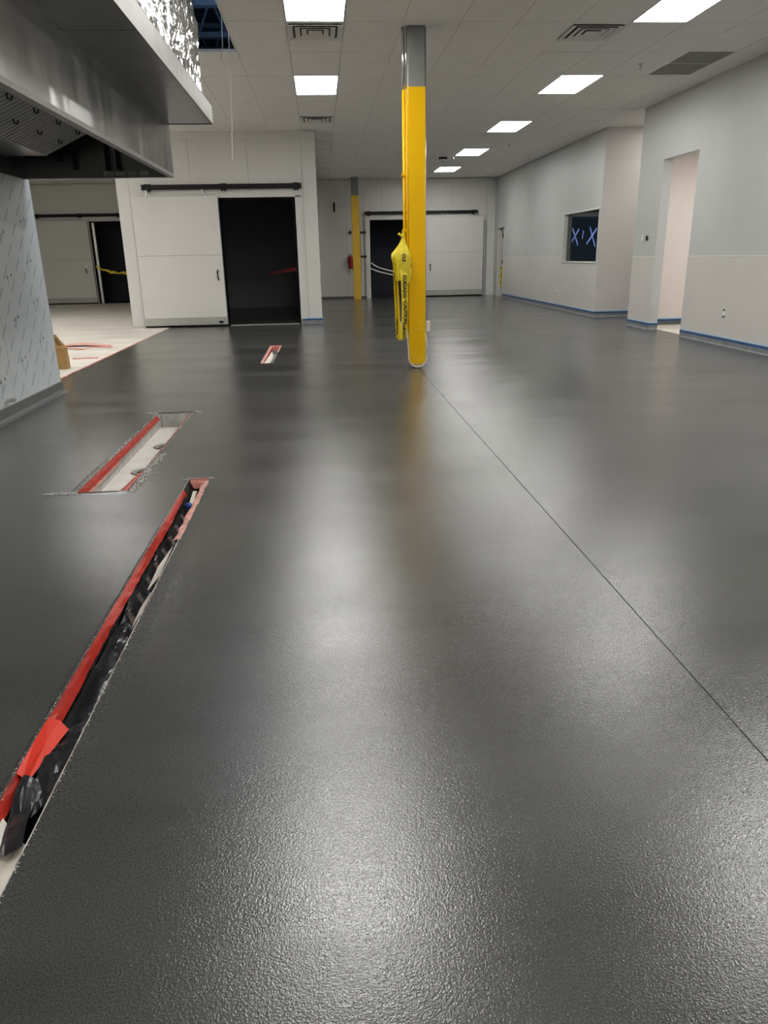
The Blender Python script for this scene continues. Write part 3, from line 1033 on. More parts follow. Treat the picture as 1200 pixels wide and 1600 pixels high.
# exhaust hood
HX, HE, HZ0, HZ1 = -1.37, 8.0, 2.045, 2.515
HY0 = 1.0
RX = -0.96
hood = thing('exhaust_hood', 'large stainless steel kitchen exhaust hood with baffle filters and overhanging steel ledge', 'hood', (-2.0, 4.5, HZ0))
bx('front_panel', 'stainless', hood, HX - 0.012, HX, HY0, HE, HZ0 + 0.03, HZ1)
bx('lip', 'rim_steel', hood, HX - 0.045, HX + 0.004, HY0, HE, HZ0, HZ0 + 0.03)
bx('end_panel', 'stainless_dull', hood, LX + 0.01, HX - 0.012, HE - 0.012, HE, HZ0, HZ1)
bx('end_panel', 'stainless_dull', hood, LX + 0.01, HX - 0.012, HY0, HY0 + 0.012, HZ0, HZ1)
bx('end_lip', 'stainless_dull', hood, LX + 0.01, HX - 0.045, HE - 0.05, HE - 0.012, HZ0, HZ0 + 0.02)
bx('top_panel', 'stainless_dull', hood, LX + 0.01, HX, HY0, HE, HZ1, HZ1 + 0.012)
bx('back_panel', 'stainless_dull', hood, LX + 0.002, LX + 0.014, HY0, HE - 0.012, HZ0, HZ1)
fy = [HY0, 1.95, 3.45, 4.93, 6.4, HE]
for a, b in zip(fy[:-1], fy[1:]):
    MB().box(HX, RX - 0.01, a + 0.003, b - 0.003, HZ1, HZ1 + 0.012).build('soffit_panel', 'stainless_dull', hood)
bx('soffit_backing', 'seam_dark', hood, HX, RX - 0.01, HY0, HE, HZ1 + 0.012, HZ1 + 0.02)
bx('rim', 'rim_steel', hood, RX - 0.012, RX, HY0, HE + 0.04, HZ1 - 0.004, HZ1 + 0.155)
bx('rim_end', 'rim_steel', hood, LX, RX - 0.012, HE + 0.028, HE + 0.04, HZ1 - 0.004, HZ1 + 0.155)
bx('rim_top', 'rim_steel', hood, RX - 0.06, RX, HY0, HE + 0.04, HZ1 + 0.15, HZ1 + 0.156)
bx('filter_trough', 'stainless_dull', hood, LX + 0.014, -2.40, HY0 + 0.02, 7.6, 2.20, 2.225)
# baffle filters sloping up towards the front
fa, fb = Vector((-2.41, 0, 2.225)), Vector((-1.78, 0, 2.51))
nf = (fb - fa).normalized()
nn = Vector((-nf.z, 0, nf.x))
fw = 0.5
nfil = 9
for k in range(nfil):
    y1 = 7.57 - k * fw
    y0 = y1 - fw + 0.006
    mb = MB()
    # ridged sheet, ridges run up the slope
    row0, row1 = [], []
    nr = 7
    for q in range(nr * 4 + 1):
        yy = y0 + (y1 - y0) * q / (nr * 4)
        dz = (0, 0.0, -0.03, -0.03)[q % 4]
        row0.append(fa + nn * dz + Vector((0, yy, 0)))
        row1.append(fb + nn * dz + Vector((0, yy, 0)))
    mb.grid([row0, row1])
    fo = mb.build('baffle_filter', 'filter_steel', hood)
    for u in (0.35, 0.6):
        p = fa.lerp(fb, u)
        mbh = MB().tube([(p.x, y0 + 0.2, p.z - 0.035), (p.x - 0.005, y0 + 0.22, p.z - 0.06), (p.x - 0.005, y0 + 0.28, p.z - 0.06), (p.x, y0 + 0.3, p.z - 0.035)], 0.006, 6)
        mbh.build('filter_handle', 'black_metal', fo)
# thin black rods by the end panel
for px_, za in ((-2.40, 2.19), (-2.27, 2.12), (-1.97, 2.11), (-1.87, 2.11)):
    MB().tube([(px_, 7.93, za), (px_, 7.93, HZ1)], 0.014, 8).build('dark_rod', 'black_metal', hood)
for q in range(4):  # small steel squares along the end panel's lower edge
    bx('end_square', 'stainless', hood, -2.02 + q * 0.11, -1.93 + q * 0.11, HE - 0.03, HE - 0.012, HZ0 + 0.02, HZ0 + 0.06)

# foil wrapped duct enclosure on top of the hood
fd = thing('foil_duct_wrap', 'crinkled silver foil insulation wrapped round the duct above the hood', 'insulation', (-1.8, 4.5, HZ1 + 0.16))
FX, FE, FZ0, FZ1 = -1.005, 7.985, HZ1 + 0.157, CEIL - 0.006


def crumple(p, a=0.03):
    v = noise.noise(p * 5.0) * 0.6 + noise.noise(p * 11.0) * 0.35 + abs(noise.noise(p * 8.0 + Vector((9, 3, 1)))) * 0.7
    return a * v


rows = []
nz_ = 22
ny = 150
for i in range(nz_ + 1):
    z = FZ0 + (FZ1 - FZ0) * i / nz_
    row = []
    for j in range(ny + 1):
        yy = 2.2 + (FE - 2.2) * j / ny
        d = crumple(Vector((yy, z, 0.0)))
        if i == 0:
            d -= 0.02 * max(0, math.sin(yy * 4.1))
        row.append((FX + d - 0.03, yy, z))
    # wrap round the far end
    for j in range(1, 26):
        xk = FX - 1.3 * j / 25
        d = crumple(Vector((FE + 0.3, z, xk * 1.0)))
        row.append((xk - 0.03, FE + d - 0.02, z))
    rows.append(row)
MB().grid(rows).build('foil_sheet', 'foil', fd, smooth=False)
bx('duct_core', 'galv', fd, -2.6, FX - 0.08, HY0 + 0.3, FE - 0.08, FZ0, CEIL - 0.006)

# strings hanging from the ceiling opening
for nm, pts, lab in (('hanging_string', [(-0.92, 10.0, 5.7), (-0.93, 10.0, 3.9), (-0.945, 10.0, 3.4), (-0.97, 10.0, 2.9), (-1.0, 10.0, 2.42)], 'long thin white string hanging from the open ceiling bay'),
                     ('hanging_string', [(-0.99, 10.0, 5.7), (-1.0, 10.0, 3.9), (-1.01, 9.99, 3.65), (-1.03, 10.0, 3.49)], 'short white string end hanging from the open ceiling bay')):
    tag(MB().tube(pts, 0.0045, 6).build(nm, 'white_cable'), lab, 'string')


# ------------------------------------------------------------------ text helper
def text_mesh(body, size, m, parent, loc, rot, name='lettering'):
    cu = bpy.data.curves.new('txt', 'FONT')
    cu.body = body
    cu.size = size
    cu.align_x = 'CENTER'
    cu.align_y = 'CENTER'
    cu.extrude = 0.0004
    cu.offset = 0.0028
    to = bpy.data.objects.new('txt', cu)
    COL.objects.link(to)
    dg = bpy.context.evaluated_depsgraph_get()
    me = bpy.data.meshes.new_from_object(to.evaluated_get(dg))
    bpy.data.objects.remove(to)
    me.name = name
    me.materials.clear()
    me.materials.append(MATS[m])
    o = bpy.data.objects.new(name, me)
    COL.objects.link(o)
    o.matrix_world = Matrix.Translation(loc) @ rot
    if parent:
        o.parent = parent
        o.matrix_parent_inverse = Matrix() if parent.parent else Matrix.Translation(-parent.location)
    return o


# ------------------------------------------------------------------ main yellow column
CX0, CX1, CY0, CY1 = 1.032, 1.222, 9.05, 9.24
col = thing('support_column', 'tall yellow painted steel column with grey top, standing alone on the grey floor', 'column', (1.127, 9.145, 0))
bx('upper_post', 'column_grey', col, CX0 + 0.004, CX1 - 0.004, CY0 + 0.004, CY1, 3.0, CEIL + 0.01, bevel=0.006)
def sleeve(name, m, za, zb, inset=0.0):
    # plate profile with a rounded foot, extruded to the column's depth
    cxm, hw = (CX0 + CX1) / 2, (CX1 - CX0) / 2 - inset
    prof = []
    for k in range(25):
        a = math.pi * k / 24
        z = 0.115 - 0.103 * math.sin(a)
        prof.append((cxm - hw * math.cos(a), z))
    if zb > 0.2:
        out = [(cxm - hw, zb)] + [(x, max(z, za)) for x, z in prof] + [(cxm + hw, zb)]
    else:
        out = [(x, z) for x, z in prof if z <= zb]
    n = len(out)
    mb = MB()
    mb.v = [(x, CY0 + inset, z) for x, z in out] + [(x, CY1, z) for x, z in out]
    mb.f = [tuple(range(n)), tuple(range(2 * n - 1, n - 1, -1))] + [(i, i + n, (i + 1) % n + n, (i + 1) % n) for i in range(n)]
    return mb.build(name, m, col)


sleeve('yellow_sleeve', 'yellow_paint', 0.055, 3.02)
sleeve('worn_foot', 'worn_base', 0.0, 0.06, 0.001)
bx('core_post', 'column_grey', col, CX0 + 0.045, CX1 - 0.045, CY0 + 0.05, CY1 - 0.01, 0.0, 0.2)
for sx, sy, rr in ((0.992, 9.13, 0.019), (1.018, 9.08, 0.010)):
    MB().tube([(sx, sy, 0.42), (sx, sy, 3.0)], rr, 10).build('conduit', 'yellow_paint', col, smooth=True)
    MB().tube([(sx, sy, 3.0), (sx, sy, CEIL)], rr * 0.9, 10).build('conduit', 'chrome', col, smooth=True)
MB().tube([(CX1 + 0.010, 9.12, 0.42), (CX1 + 0.010, 9.12, CEIL)], 0.007, 8).build('conduit', 'chrome', col, smooth=True)
bx('conduit_strap', 'yellow_paint', col, 0.965, CX0 + 0.01, 9.10, 9.16, 2.14, 2.17, bevel=0.004)
bx('conduit_strap', 'yellow_paint', col, 0.965, CX0 + 0.01, 9.10, 9.16, 1.55, 1.58, bevel=0.004)
bx('junction_box', 'plate_white', col, 0.955, 1.305, CY1 + 0.004, CY1 + 0.09, 0.41, 0.53, bevel=0.004)
cpts = []
for k in range(25):
    a = math.pi * k / 24
    cpts.append((1.126 - 0.108 * math.cos(a), CY0 - 0.012, 0.135 - 0.122 * math.sin(a)))
cpts = [(0.985, CY1 - 0.02, 0.9), (1.0, 9.1, 0.6), (1.005, CY0 + 0.01, 0.40)] + cpts + [(1.238, CY0 + 0.01, 0.30), (1.238, 9.2, 0.42), (1.238, CY1 + 0.01, 0.45)]
MB().tube(cpts, 0.0065, 8).build('cable_loop', 'white_cable', col, smooth=True)
mb = MB()
for k in range(40):
    x, z = CX0 + 0.015 + random.random() * 0.16, 0.11 + random.random() ** 2 * 0.45
    s = 0.003 + random.random() * 0.004
    mb.box(x, x + s, CY0 - 0.001, CY0 + 0.001, z, z + s)
ch = mb.build('paint_chips', 'cream', col)
ch['kind'] = 'stuff'

# bundle of caution tape tied to the column
ctb = thing('caution_tape_bundle', 'hanging bundle of yellow caution tape tied to the yellow column', 'caution tape', (0.94, 9.0, 0.35))
mb = MB()
prof = [(0.012, 1.53), (0.016, 1.49), (0.024, 1.46), (0.045, 1.41), (0.075, 1.36), (0.100, 1.315), (0.106, 1.27), (0.100, 1.21), (0.092, 1.15), (0.085, 1.08), (0.078, 1.02)]
cxp = [0.955, 0.955, 0.955, 0.95, 0.94, 0.935, 0.937, 0.94, 0.942, 0.94, 0.935]
rows = []
for (rr, z), cx in zip(prof, cxp):
    row = []
    for k in range(29):
        a = 2 * math.pi * k / 28
        w = 1 + 0.10 * math.sin(7 * a + z * 9) * (rr > 0.03) + 0.06 * math.sin(13 * a - z * 20) + 0.08 * noise.noise(Vector((math.cos(a) * 3, math.sin(a) * 3, z * 12)))
        row.append((cx + rr * w * math.cos(a), 8.985 + 0.6 * rr * w * math.sin(a), z))
    rows.append(row)
MB().grid(rows).build('gathered_tape', 'caution_film', ctb, smooth=True)
MB().tube([(0.955, 8.98, 1.49), (0.925, 8.975, 1.515), (0.905, 8.97, 1.53)], [0.013, 0.012, 0.016], 8).build('knot_end', 'caution_yellow', ctb)
MB().tube([(0.955, 8.98, 1.49), (0.96, 8.98, 1.55)], [0.013, 0.016], 8).build('knot_end', 'caution_yellow', ctb)


def ribbon(path, width, yaw_tw, m='caution_yellow'):
    """path: (x, y, z) from top to bottom; yaw_tw: turn of the ribbon about the vertical at each point"""
    rows = []
    n = 40
    for k in range(n + 1):
        u = k / n * (len(path) - 1)
        i = min(int(u), len(path) - 2)
        t = u - i
        t = t * t * (3 - 2 * t)
        p = Vector(path[i]).lerp(Vector(path[i + 1]), t)
        a = yaw_tw[i] * (1 - t) + yaw_tw[i + 1] * t
        d = Vector((math.cos(a), math.sin(a), 0.0)) * width / 2
        cup = 0.004 * math.sin(k * 0.8)
        rows.append([p - d, p - d * 0.3 + Vector((0, cup, 0)), p + d * 0.35 - Vector((0, cup, 0)), p + d])
    return MB().grid(rows).build('ribbon', m, ctb, solid=0.0008)


ROT_DOWN = Matrix.Rotation(math.pi / 2, 4, 'X') @ Matrix.Rotation(-math.pi / 2, 4, 'Z')
r1 = ribbon([(0.945, 8.955, 1.20), (0.955, 8.925, 1.08), (0.965, 8.925, 0.80), (0.963, 8.93, 0.60), (0.945, 8.935, 0.365)], 0.075, [0.2, 0.05, 0.0, 0.05, 0.1])
r2 = ribbon([(0.85, 8.97, 1.28), (0.85, 8.965, 1.1), (0.858, 8.96, 0.85), (0.868, 8.96, 0.6), (0.893, 8.96, 0.37)], 0.07, [1.0, 1.05, 1.1, 1.0, 0.55])
r3 = ribbon([(0.885, 8.98, 1.15), (0.888, 8.985, 0.95), (0.895, 8.98, 0.75), (0.90, 8.98, 0.55), (0.915, 8.98, 0.345)], 0.07, [1.1, 1.15, 1.2, 1.1, 0.5])
r5 = ribbon([(1.025, 8.985, 1.28), (1.035, 8.985, 1.15), (1.03, 8.985, 1.07), (1.012, 8.99, 0.985)], 0.05, [0.1, 0.2, 0.5, 1.0])
r6 = ribbon([(0.86, 9.0, 1.25), (0.866, 9.01, 0.9), (0.885, 9.01, 0.6), (0.905, 9.0, 0.40)], 0.05, [0.9, 1.0, 1.1, 0.8])
text_mesh('CUIDADO', 0.055, 'print_black', r1, (0.962, 8.9165, 0.955), ROT_DOWN)
text_mesh('V', 0.025, 'print_black', r1, (0.968, 8.9165, 0.80), ROT_DOWN)
text_mesh('CAUTION', 0.055, 'print_black', r1, (0.968, 8.9175, 0.665), ROT_DOWN)
text_mesh('CUIDADO', 0.04, 'print_black', r1, (0.952, 8.9205, 0.45), ROT_DOWN)
rt2 = Matrix.Rotation(0.6, 4, 'Z') @ ROT_DOWN
text_mesh('CAUTION', 0.04, 'print_black', r2, (0.875, 8.945, 0.50), Matrix.Rotation(0.85, 4, 'Z') @ ROT_DOWN)
text_mesh('CAUTION', 0.04, 'print_black', r2, (0.845, 8.947, 1.02), Matrix.Rotation(1.05, 4, 'Z') @ ROT_DOWN)
text_mesh('CAUT', 0.042, 'print_black', r5, (1.03, 8.975, 1.225), Matrix.Rotation(0.15, 4, 'Z') @ ROT_DOWN)
text_mesh('CUI', 0.05, 'print_black', r5, (0.955, 8.912, 1.27), ROT_DOWN)

# ------------------------------------------------------------------ second column at the back wall
c2 = thing('support_column', 'yellow painted steel column with grey top close to the back wall', 'column', (1.17, 24.95, 0))
bx('upper_post', 'column_grey', c2, 1.055, 1.275, 24.84, 25.05, 3.06, CEIL + 0.01, bevel=0.006)
bx('yellow_sleeve', 'yellow_dim', c2, 1.05, 1.285, 24.83, 25.06, 0.0, 3.08, bevel=0.008)
# pipes and small fittings beside it
for (px_, zt, zb_, nm, lab) in ((1.36, 2.78, 0.55, 'wall_conduit', 'pale vertical conduit on the back wall right of the far column'),
                                (1.455, 2.60, 0.05, 'wall_conduit', 'thin vertical conduit along the back door jamb')):
    t = thing(nm, lab, 'conduit', (px_, KY - 0.05, zb_))
    MB().tube([(px_, KY - 0.05, zb_), (px_, KY - 0.05, zt)], 0.028 if px_ < 1.4 else 0.014, 8).build('pipe', 'trim_white' if px_ < 1.4 else 'seam_dark', t)
    for z in (1.3, 2.03):
        MB().box(px_ - 0.06, px_ + 0.06, KY - 0.09, KY - 0.005, z - 0.03, z + 0.03).build('clamp', 'vent_dark', t)
t = thing('valve_block', 'small dark pipe fitting on the wall left of the far column', 'fitting', (1.0, KY - 0.04, 2.03))
MB().tube([(0.96, KY - 0.06, 2.04), (1.06, KY - 0.06, 2.04)], 0.03, 8).build('body', 'vent_dark', t)
MB().tube([(1.0, KY - 0.06, 1.97), (1.0, KY - 0.06, 2.1)], 0.018, 8).build('stem', 'black_metal', t)
fe = thing('fire_extinguisher', 'red fire extinguisher with black hose hung beside the far column', 'fire extinguisher', (1.0, KY - 0.1, 0.9))
MB().lathe([(0, 0.93), (0.075, 0.93), (0.08, 0.96), (0.08, 1.24), (0.06, 1.3), (0.03, 1.33), (0.0, 1.33)], 1.0, KY - 0.1, 16).build('cylinder', 'ext_red', fe, smooth=True)
MB().box(0.985, 1.015, KY - 0.16, KY - 0.07, 1.33, 1.37).build('valve', 'black_metal', fe)
MB().tube([(1.0, KY - 0.15, 1.37), (0.93, KY - 0.15, 1.33), (0.91, KY - 0.15, 1.15), (0.93, KY - 0.14, 1.0)], 0.014, 8).build('hose', 'black_metal', fe)
MB().box(0.96, 1.04, KY - 0.03, KY, 1.0, 1.3).build('wall_bracket', 'black_metal', fe)
MB().tube([(1.0, KY - 0.03, 0.9), (1.03, KY - 0.05, 0.75), (1.08, KY - 0.05, 0.68)], 0.012, 6).build('tail_cord', 'white_cable', fe)
t = thing('hose_coil', 'pale looped hose on the wall beside the back door jamb', 'hose', (1.32, KY - 0.06, 0.7))
MB().tube([(1.46, KY - 0.09, 0.95), (1.40, KY - 0.1, 0.93), (1.36, KY - 0.1, 0.86), (1.35, KY - 0.1, 0.75), (1.31, KY - 0.1, 0.69), (1.26, KY - 0.1, 0.72)], 0.018, 8).build('hose_loop', 'white_cable', t)
for pts, lab in (([(1.66, 1.10), (1.75, 1.03), (1.90, 0.95), (2.32, 0.83), (2.9, 0.76), (3.5, 0.85)], 'upper white barrier strap sagging across the dark back doorway'),
                 ([(1.46, 0.95), (1.62, 0.93), (1.86, 0.835), (2.32, 0.72), (2.9, 0.68), (3.5, 0.80)], 'lower white barrier strap sagging across the dark back doorway')):
    rows = [[(x, KY - 0.16, z - 0.013), (x, KY - 0.15, z + 0.013)] for x, z in pts]
    tag(MB().grid(rows).build('barrier_strap', 'kick_metal', solid=0.003), lab, 'strap')


# ------------------------------------------------------------------ floor trenches
def trench_box(root, T, depth, m_side, m_bottom):
    x0, x1, y0, y1 = T
    t = 0.02
    z1 = 0.0
    MB().box(x0 - t, x0, y0 - t, y1 + t, -depth - t, z1).build('side_wall', m_side, root)
    MB().box(x1, x1 + t, y0 - t, y1 + t, -depth - t, z1).build('side_wall', m_side, root)
    MB().box(x0, x1, y1, y1 + t, -depth - t, z1).build('end_wall', m_side, root)
    MB().box(x0, x1, y0 - t, y0, -depth - t, z1).build('end_wall', m_side, root)
    MB().box(x0, x1, y0, y1, -depth - t, -depth).build('tray_bottom', m_bottom, root)


def wavy_strip(root, name, m, f0, f1, ya, yb, step=0.05, jit=0.003, solid=0.0015):
    """strip along y between edge functions f0(y), f1(y) -> (x, z)"""
    rows = []
    n = max(2, int((yb - ya) / step))
    for k in range(n + 1):
        y = ya + (yb - ya) * k / n
        j = lambda: (random.random() - 0.5) * 2 * jit
        a, b = f0(y), f1(y)
        mid = ((a[0] + b[0]) / 2, (a[1] + b[1]) / 2)
        rows.append([(a[0] + j(), y, a[1] + j() * 0.3), (mid[0] + j(), y, mid[1] + 0.003 + j() * 0.4), (b[0] + j(), y, b[1] + j())])
    return MB().grid(rows).build(name, m, root, solid=solid)


def crumbs(root, name, m, pts, smin, smax, kind=True):
    mb = MB()
    for x, y, z in pts:
        s = smin + random.random() * (smax - smin)
        a = random.random() * 3.14
        n = len(mb.v)
        c, d = math.cos(a) * s, math.sin(a) * s
        mb.v += [(x + c, y + d, z), (x - d, y + c, z), (x - c, y - d, z), (x + d * 0.7, y - c * 0.7, z), (x, y, z + s * 0.8)]
        mb.f += [(n, n + 1, n + 4), (n + 1, n + 2, n + 4), (n + 2, n + 3, n + 4), (n + 3, n, n + 4)]
    o = mb.build(name, m, root)
    o['kind'] = 'stuff'
    return o


# near trench, lined with black plastic
n1 = thing('drain_trench', 'long narrow near floor trench lined with black plastic and red tape', 'floor trench', (-0.8, 2.4, -0.15))
trench_box(n1, T1, 0.16, 'smoky_plastic', 'black_plastic')
x0, x1, y0, y1 = T1
wavy_strip(n1, 'red_tape', 'red_tape', lambda y: (x0 - 0.004, 0.006), lambda y: (x0 + 0.017 + 0.004 * math.sin(y * 7), -0.026 + 0.006 * math.sin(y * 5)), 1.72, 4.28, jit=0.0025)
wavy_strip(n1, 'red_tape', 'red_tape', lambda y: (x0 - 0.004, 0.006), lambda y: (x0 + 0.012, -0.03), 0.6, 1.72, jit=0.0025)
wavy_strip(n1, 'red_tape', 'red_tape_worn', lambda y: (x1 + 0.001, 0.005), lambda y: (x1 - 0.007, -0.02), 0.6, 3.5, jit=0.0015)
wavy_strip(n1, 'red_tape', 'pink_tape', lambda y: (x1 + 0.008, 0.006), lambda y: (x1 - 0.024, 0.0), 3.45, 4.46, jit=0.004)
MB().grid([[(x0, y1 + 0.012, 0.006), (x1, y1 + 0.012, 0.006)], [(x0 + 0.01, y1 - 0.03, -0.01), (x1, y1 - 0.02, -0.012)], [(x0 + 0.03, y1 - 0.05, -0.04), (x1, y1 - 0.05, -0.04)]]).build('end_tape', 'red_tape_worn', n1, solid=0.001)
# crumpled sheet
rows = []
ny = 150
for i in range(ny + 1):
    y = 1.52 + (4.30 - 1.52) * i / ny
    row = []
    for j in range(13):
        u = j / 12
        x = x0 + 0.012 + (x1 - x0 - 0.016) * u
        base = -0.045 - 0.055 * math.sin(math.pi * min(1, u * 1.1))
        p = Vector((x * 7, y * 3.5 + x * 9, 1.0))
        z = base + 0.05 * abs(noise.noise(p)) + 0.022 * abs(noise.noise(p * 2.1 + Vector((4, 0, 0)))) - 0.02
        if y < 2.05:
            z += 0.03 * (1 - abs(y - 1.8) / 0.3) if abs(y - 1.8) < 0.3 else 0
        row.append((x + 0.008 * noise.noise(p * 1.7), y, min(z, -0.008)))
    rows.append(row)
MB().grid(rows).build('plastic_sheet', 'black_plastic', n1)
# stiff folds of plastic near the viewer
for a, b, c, d in (((-0.85, 1.72, -0.004), (-0.80, 1.70, -0.02), (-0.775, 1.50, -0.04), (-0.83, 1.47, -0.05)),
                   ((-0.83, 1.80, -0.012), (-0.765, 1.86, -0.005), (-0.755, 1.66, -0.03), (-0.80, 1.60, -0.05)),
                   ((-0.82, 1.93, -0.03), (-0.755, 1.98, -0.008), (-0.76, 1.87, -0.02), (-0.81, 1.84, -0.03))):
    rows = []
    a, b, c, d = map(Vector, (a, b, c, d))
    for i in range(7):
        r_ = []
        for j in range(7):
            p = a.lerp(b, j / 6).lerp(d.lerp(c, j / 6), i / 6)
            p = p + Vector((0, 0, 0.022 * abs(noise.noise(p * 14)) + 0.006 * noise.noise(p * 30)))
            r_.append(p)
        rows.append(r_)
    MB().grid(rows).build('plastic_fold', 'black_plastic', n1)
# pale crease strips
for k in range(9):
    y = 2.7 + k * 0.17
    MB().grid([[(x0 + 0.03, y + 0.06, -0.045), (x0 + 0.04, y + 0.075, -0.04)], [(x1 - 0.035, y - 0.05, -0.05), (x1 - 0.025, y - 0.035, -0.045)], [(x1 - 0.012, y - 0.09, -0.03), (x1 - 0.006, y - 0.08, -0.03)]]).build('plastic_crease', 'smoky_plastic', n1, solid=0.001)
# red flap
MB().grid([[(x0 - 0.004, 1.97, 0.006), (x0 + 0.03, 1.965, 0.0), (x0 + 0.066, 1.93, -0.01)], [(x0 - 0.003, 1.86, 0.008), (x0 + 0.03, 1.85, 0.006), (x0 + 0.050, 1.84, -0.012)],
           [(x0 - 0.003, 1.72, 0.006), (x0 + 0.015, 1.71, 0.0), (x0 + 0.022, 1.70, -0.02)]]).build('red_flap', 'red_bright', n1, solid=0.0015)
# cream scraps
MB().face([(-0.758, 3.36, 0.002), (-0.785, 3.16, -0.012), (-0.782, 2.92, -0.018), (-0.750, 3.02, 0.003)]).build('cream_scrap', 'cream', n1, solid=0.002)
MB().face([(-0.752, 2.85, 0.002), (-0.768, 2.72, -0.010), (-0.764, 2.58, -0.012), (-0.748, 2.68, 0.003)]).build('cream_scrap', 'cream', n1, solid=0.002)
MB().face([(-0.822, 4.36, -0.03), (-0.80, 4.36, -0.03), (-0.793, 4.16, -0.05), (-0.816, 4.14, -0.05)]).build('cream_scrap', 'cream', n1, solid=0.002)
MB().tube([(-0.82, 4.09, -0.03), (-0.80, 4.07, -0.025), (-0.782, 4.05, -0.03)], [0.012, 0.02, 0.012], 8).build('blue_rag', 'blue_rag', n1)
rows = []
for i in range(9):
    y = 1.05 + 0.53 * i / 8
    rows.append([(x0 + 0.012, y, -0.02), (x0 + 0.05, y - 0.02, -0.075), (x0 + 0.085, y - 0.05, -0.07), (x1 - 0.012, y - 0.07, -0.03 - 0.02 * (i > 6))])
MB().grid(rows).build('cream_liner', 'cream', n1, solid=0.002)
# pale ragged edges of the cut epoxy
pts = [(x0 - 0.008 + random.gauss(0, 0.003), random.uniform(0.8, 4.5), 0.004) for _ in range(420)] + \
      [(x1 + 0.006 + random.gauss(0, 0.002), random.uniform(0.8, 4.5), 0.004) for _ in range(260)] + \
      [(random.uniform(x0 - 0.05, x1 + 0.03), y1 + 0.012 + random.gauss(0, 0.008), 0.004) for _ in range(160)]
crumbs(n1, 'ragged_edge', 'rubble', pts, 0.001, 0.003)
MB().grid([[(x0 - 0.02, y1 + 0.03, 0.003), (x1 + 0.03, y1 + 0.028, 0.003)], [(x0 - 0.01, y1 + 0.012, 0.012), (x1 + 0.02, y1 + 0.012, 0.012)]]).build('raised_lip', 'cream', n1, solid=0.002)
wavy_strip(n1, 'raised_lip', 'tray_grimy', lambda y: (x1 + 0.001, 0.0045), lambda y: (x1 + 0.004, 0.0055), 0.6, 3.6, jit=0.001, solid=0.001)

# middle trench with pale tray and two drain holes
n2 = thing('drain_trench', 'wide floor trench with a pale tray and two round drains', 'floor trench', (-1.34, 5.5, -0.12))
trench_box(n2, T2, 0.12, 'tray_grimy', 'tray_white')
x0, x1, y0, y1 = T2
wavy_strip(n2, 'red_tape', 'red_tape', lambda y: (x0 - 0.004, 0.007), lambda y: (x0 + 0.016, -0.034), y0 - 0.01, y1 - 0.1, jit=0.002)
wavy_strip(n2, 'tape_edge', 'pink_tape', lambda y: (x0 + 0.015, -0.032), lambda y: (x0 + 0.016, -0.052), y0, y0 + 0.9, jit=0.002)
wavy_strip(n2, 'red_tape', 'red_tape_worn', lambda y: (x1 + 0.004, 0.006), lambda y: (x1 - 0.01, -0.004), y0 + 0.7, y1 - 0.05, jit=0.003)
wavy_strip(n2, 'red_tape', 'red_tape', lambda y: (x1 + 0.006, 0.008), lambda y: (x1 - 0.05 + 0.09 * (y - y0), 0.0), y0 + 0.0, y0 + 0.42, jit=0.003)
MB().grid([[(x0, y0 - 0.008, 0.007), (x1 - 0.05, y0 - 0.006, 0.007)], [(x0, y0 + 0.012, 0.003), (x1 - 0.05, y0 + 0.01, 0.002)]]).build('end_tape', 'red_tape_worn', n2, solid=0.001)
for dy in (5.93, 5.18):
    dr = MB().lathe([(0.095, -0.1195), (0.085, -0.112), (0.06, -0.112), (0.052, -0.118), (0.05, -0.119)], -1.30, dy, 24).build('drain_ring', 'drain_metal', n2)
    MB().lathe([(0.0, -0.1165), (0.055, -0.1165)], -1.30, dy, 20).build('drain_hole', 'hole_black', dr)
    MB().box(-1.36, -1.24, dy - 0.008, dy + 0.008, -0.1165, -0.113).build('cross_bar', 'drain_metal', dr)
pts = [(x1 + 0.03 + random.gauss(0, 0.022), random.uniform(y0 - 0.02, y0 + 0.9), 0.002) for _ in range(420)] + \
      [(x1 + 0.012 + random.gauss(0, 0.005), random.uniform(y0, y1), 0.002) for _ in range(220)] + \
      [(x0 - 0.02 + random.gauss(0, 0.008), random.uniform(y0, y1), 0.002) for _ in range(300)] + \
      [(random.uniform(x0 - 0.12, x1 + 0.08), y1 + 0.03 + random.gauss(0, 0.015), 0.002) for _ in range(320)] + \
      [(random.uniform(x0 - 0.2, x0), y0 + random.gauss(0, 0.012), 0.002) for _ in range(120)]
crumbs(n2, 'broken_edge', 'rubble', pts, 0.002, 0.007)
MB().grid([[(x0 - 0.02, y1 + 0.05, 0.002), (x1 + 0.05, y1 + 0.045, 0.002)], [(x0 - 0.01, y1 + 0.012, 0.014), (x1 + 0.02, y1 + 0.012, 0.012)]]).build('raised_lip', 'cream', n2, solid=0.002)
MB().grid([[(x0 + 0.01, y1 - 0.003, -0.12), (x0 + 0.01, y1 - 0.003, -0.01)], [(x0 + 0.03, y1 - 0.02, -0.12), (x0 + 0.025, y1 - 0.015, -0.01)]]).build('corner_seal', 'tray_grimy', n2, solid=0.002)
wavy_strip(n2, 'red_tape', 'red_tape', lambda y: (x1 - 0.002, 0.004), lambda y: (x1 - 0.03, -0.05), y1 - 0.35, y1 - 0.06, jit=0.002)

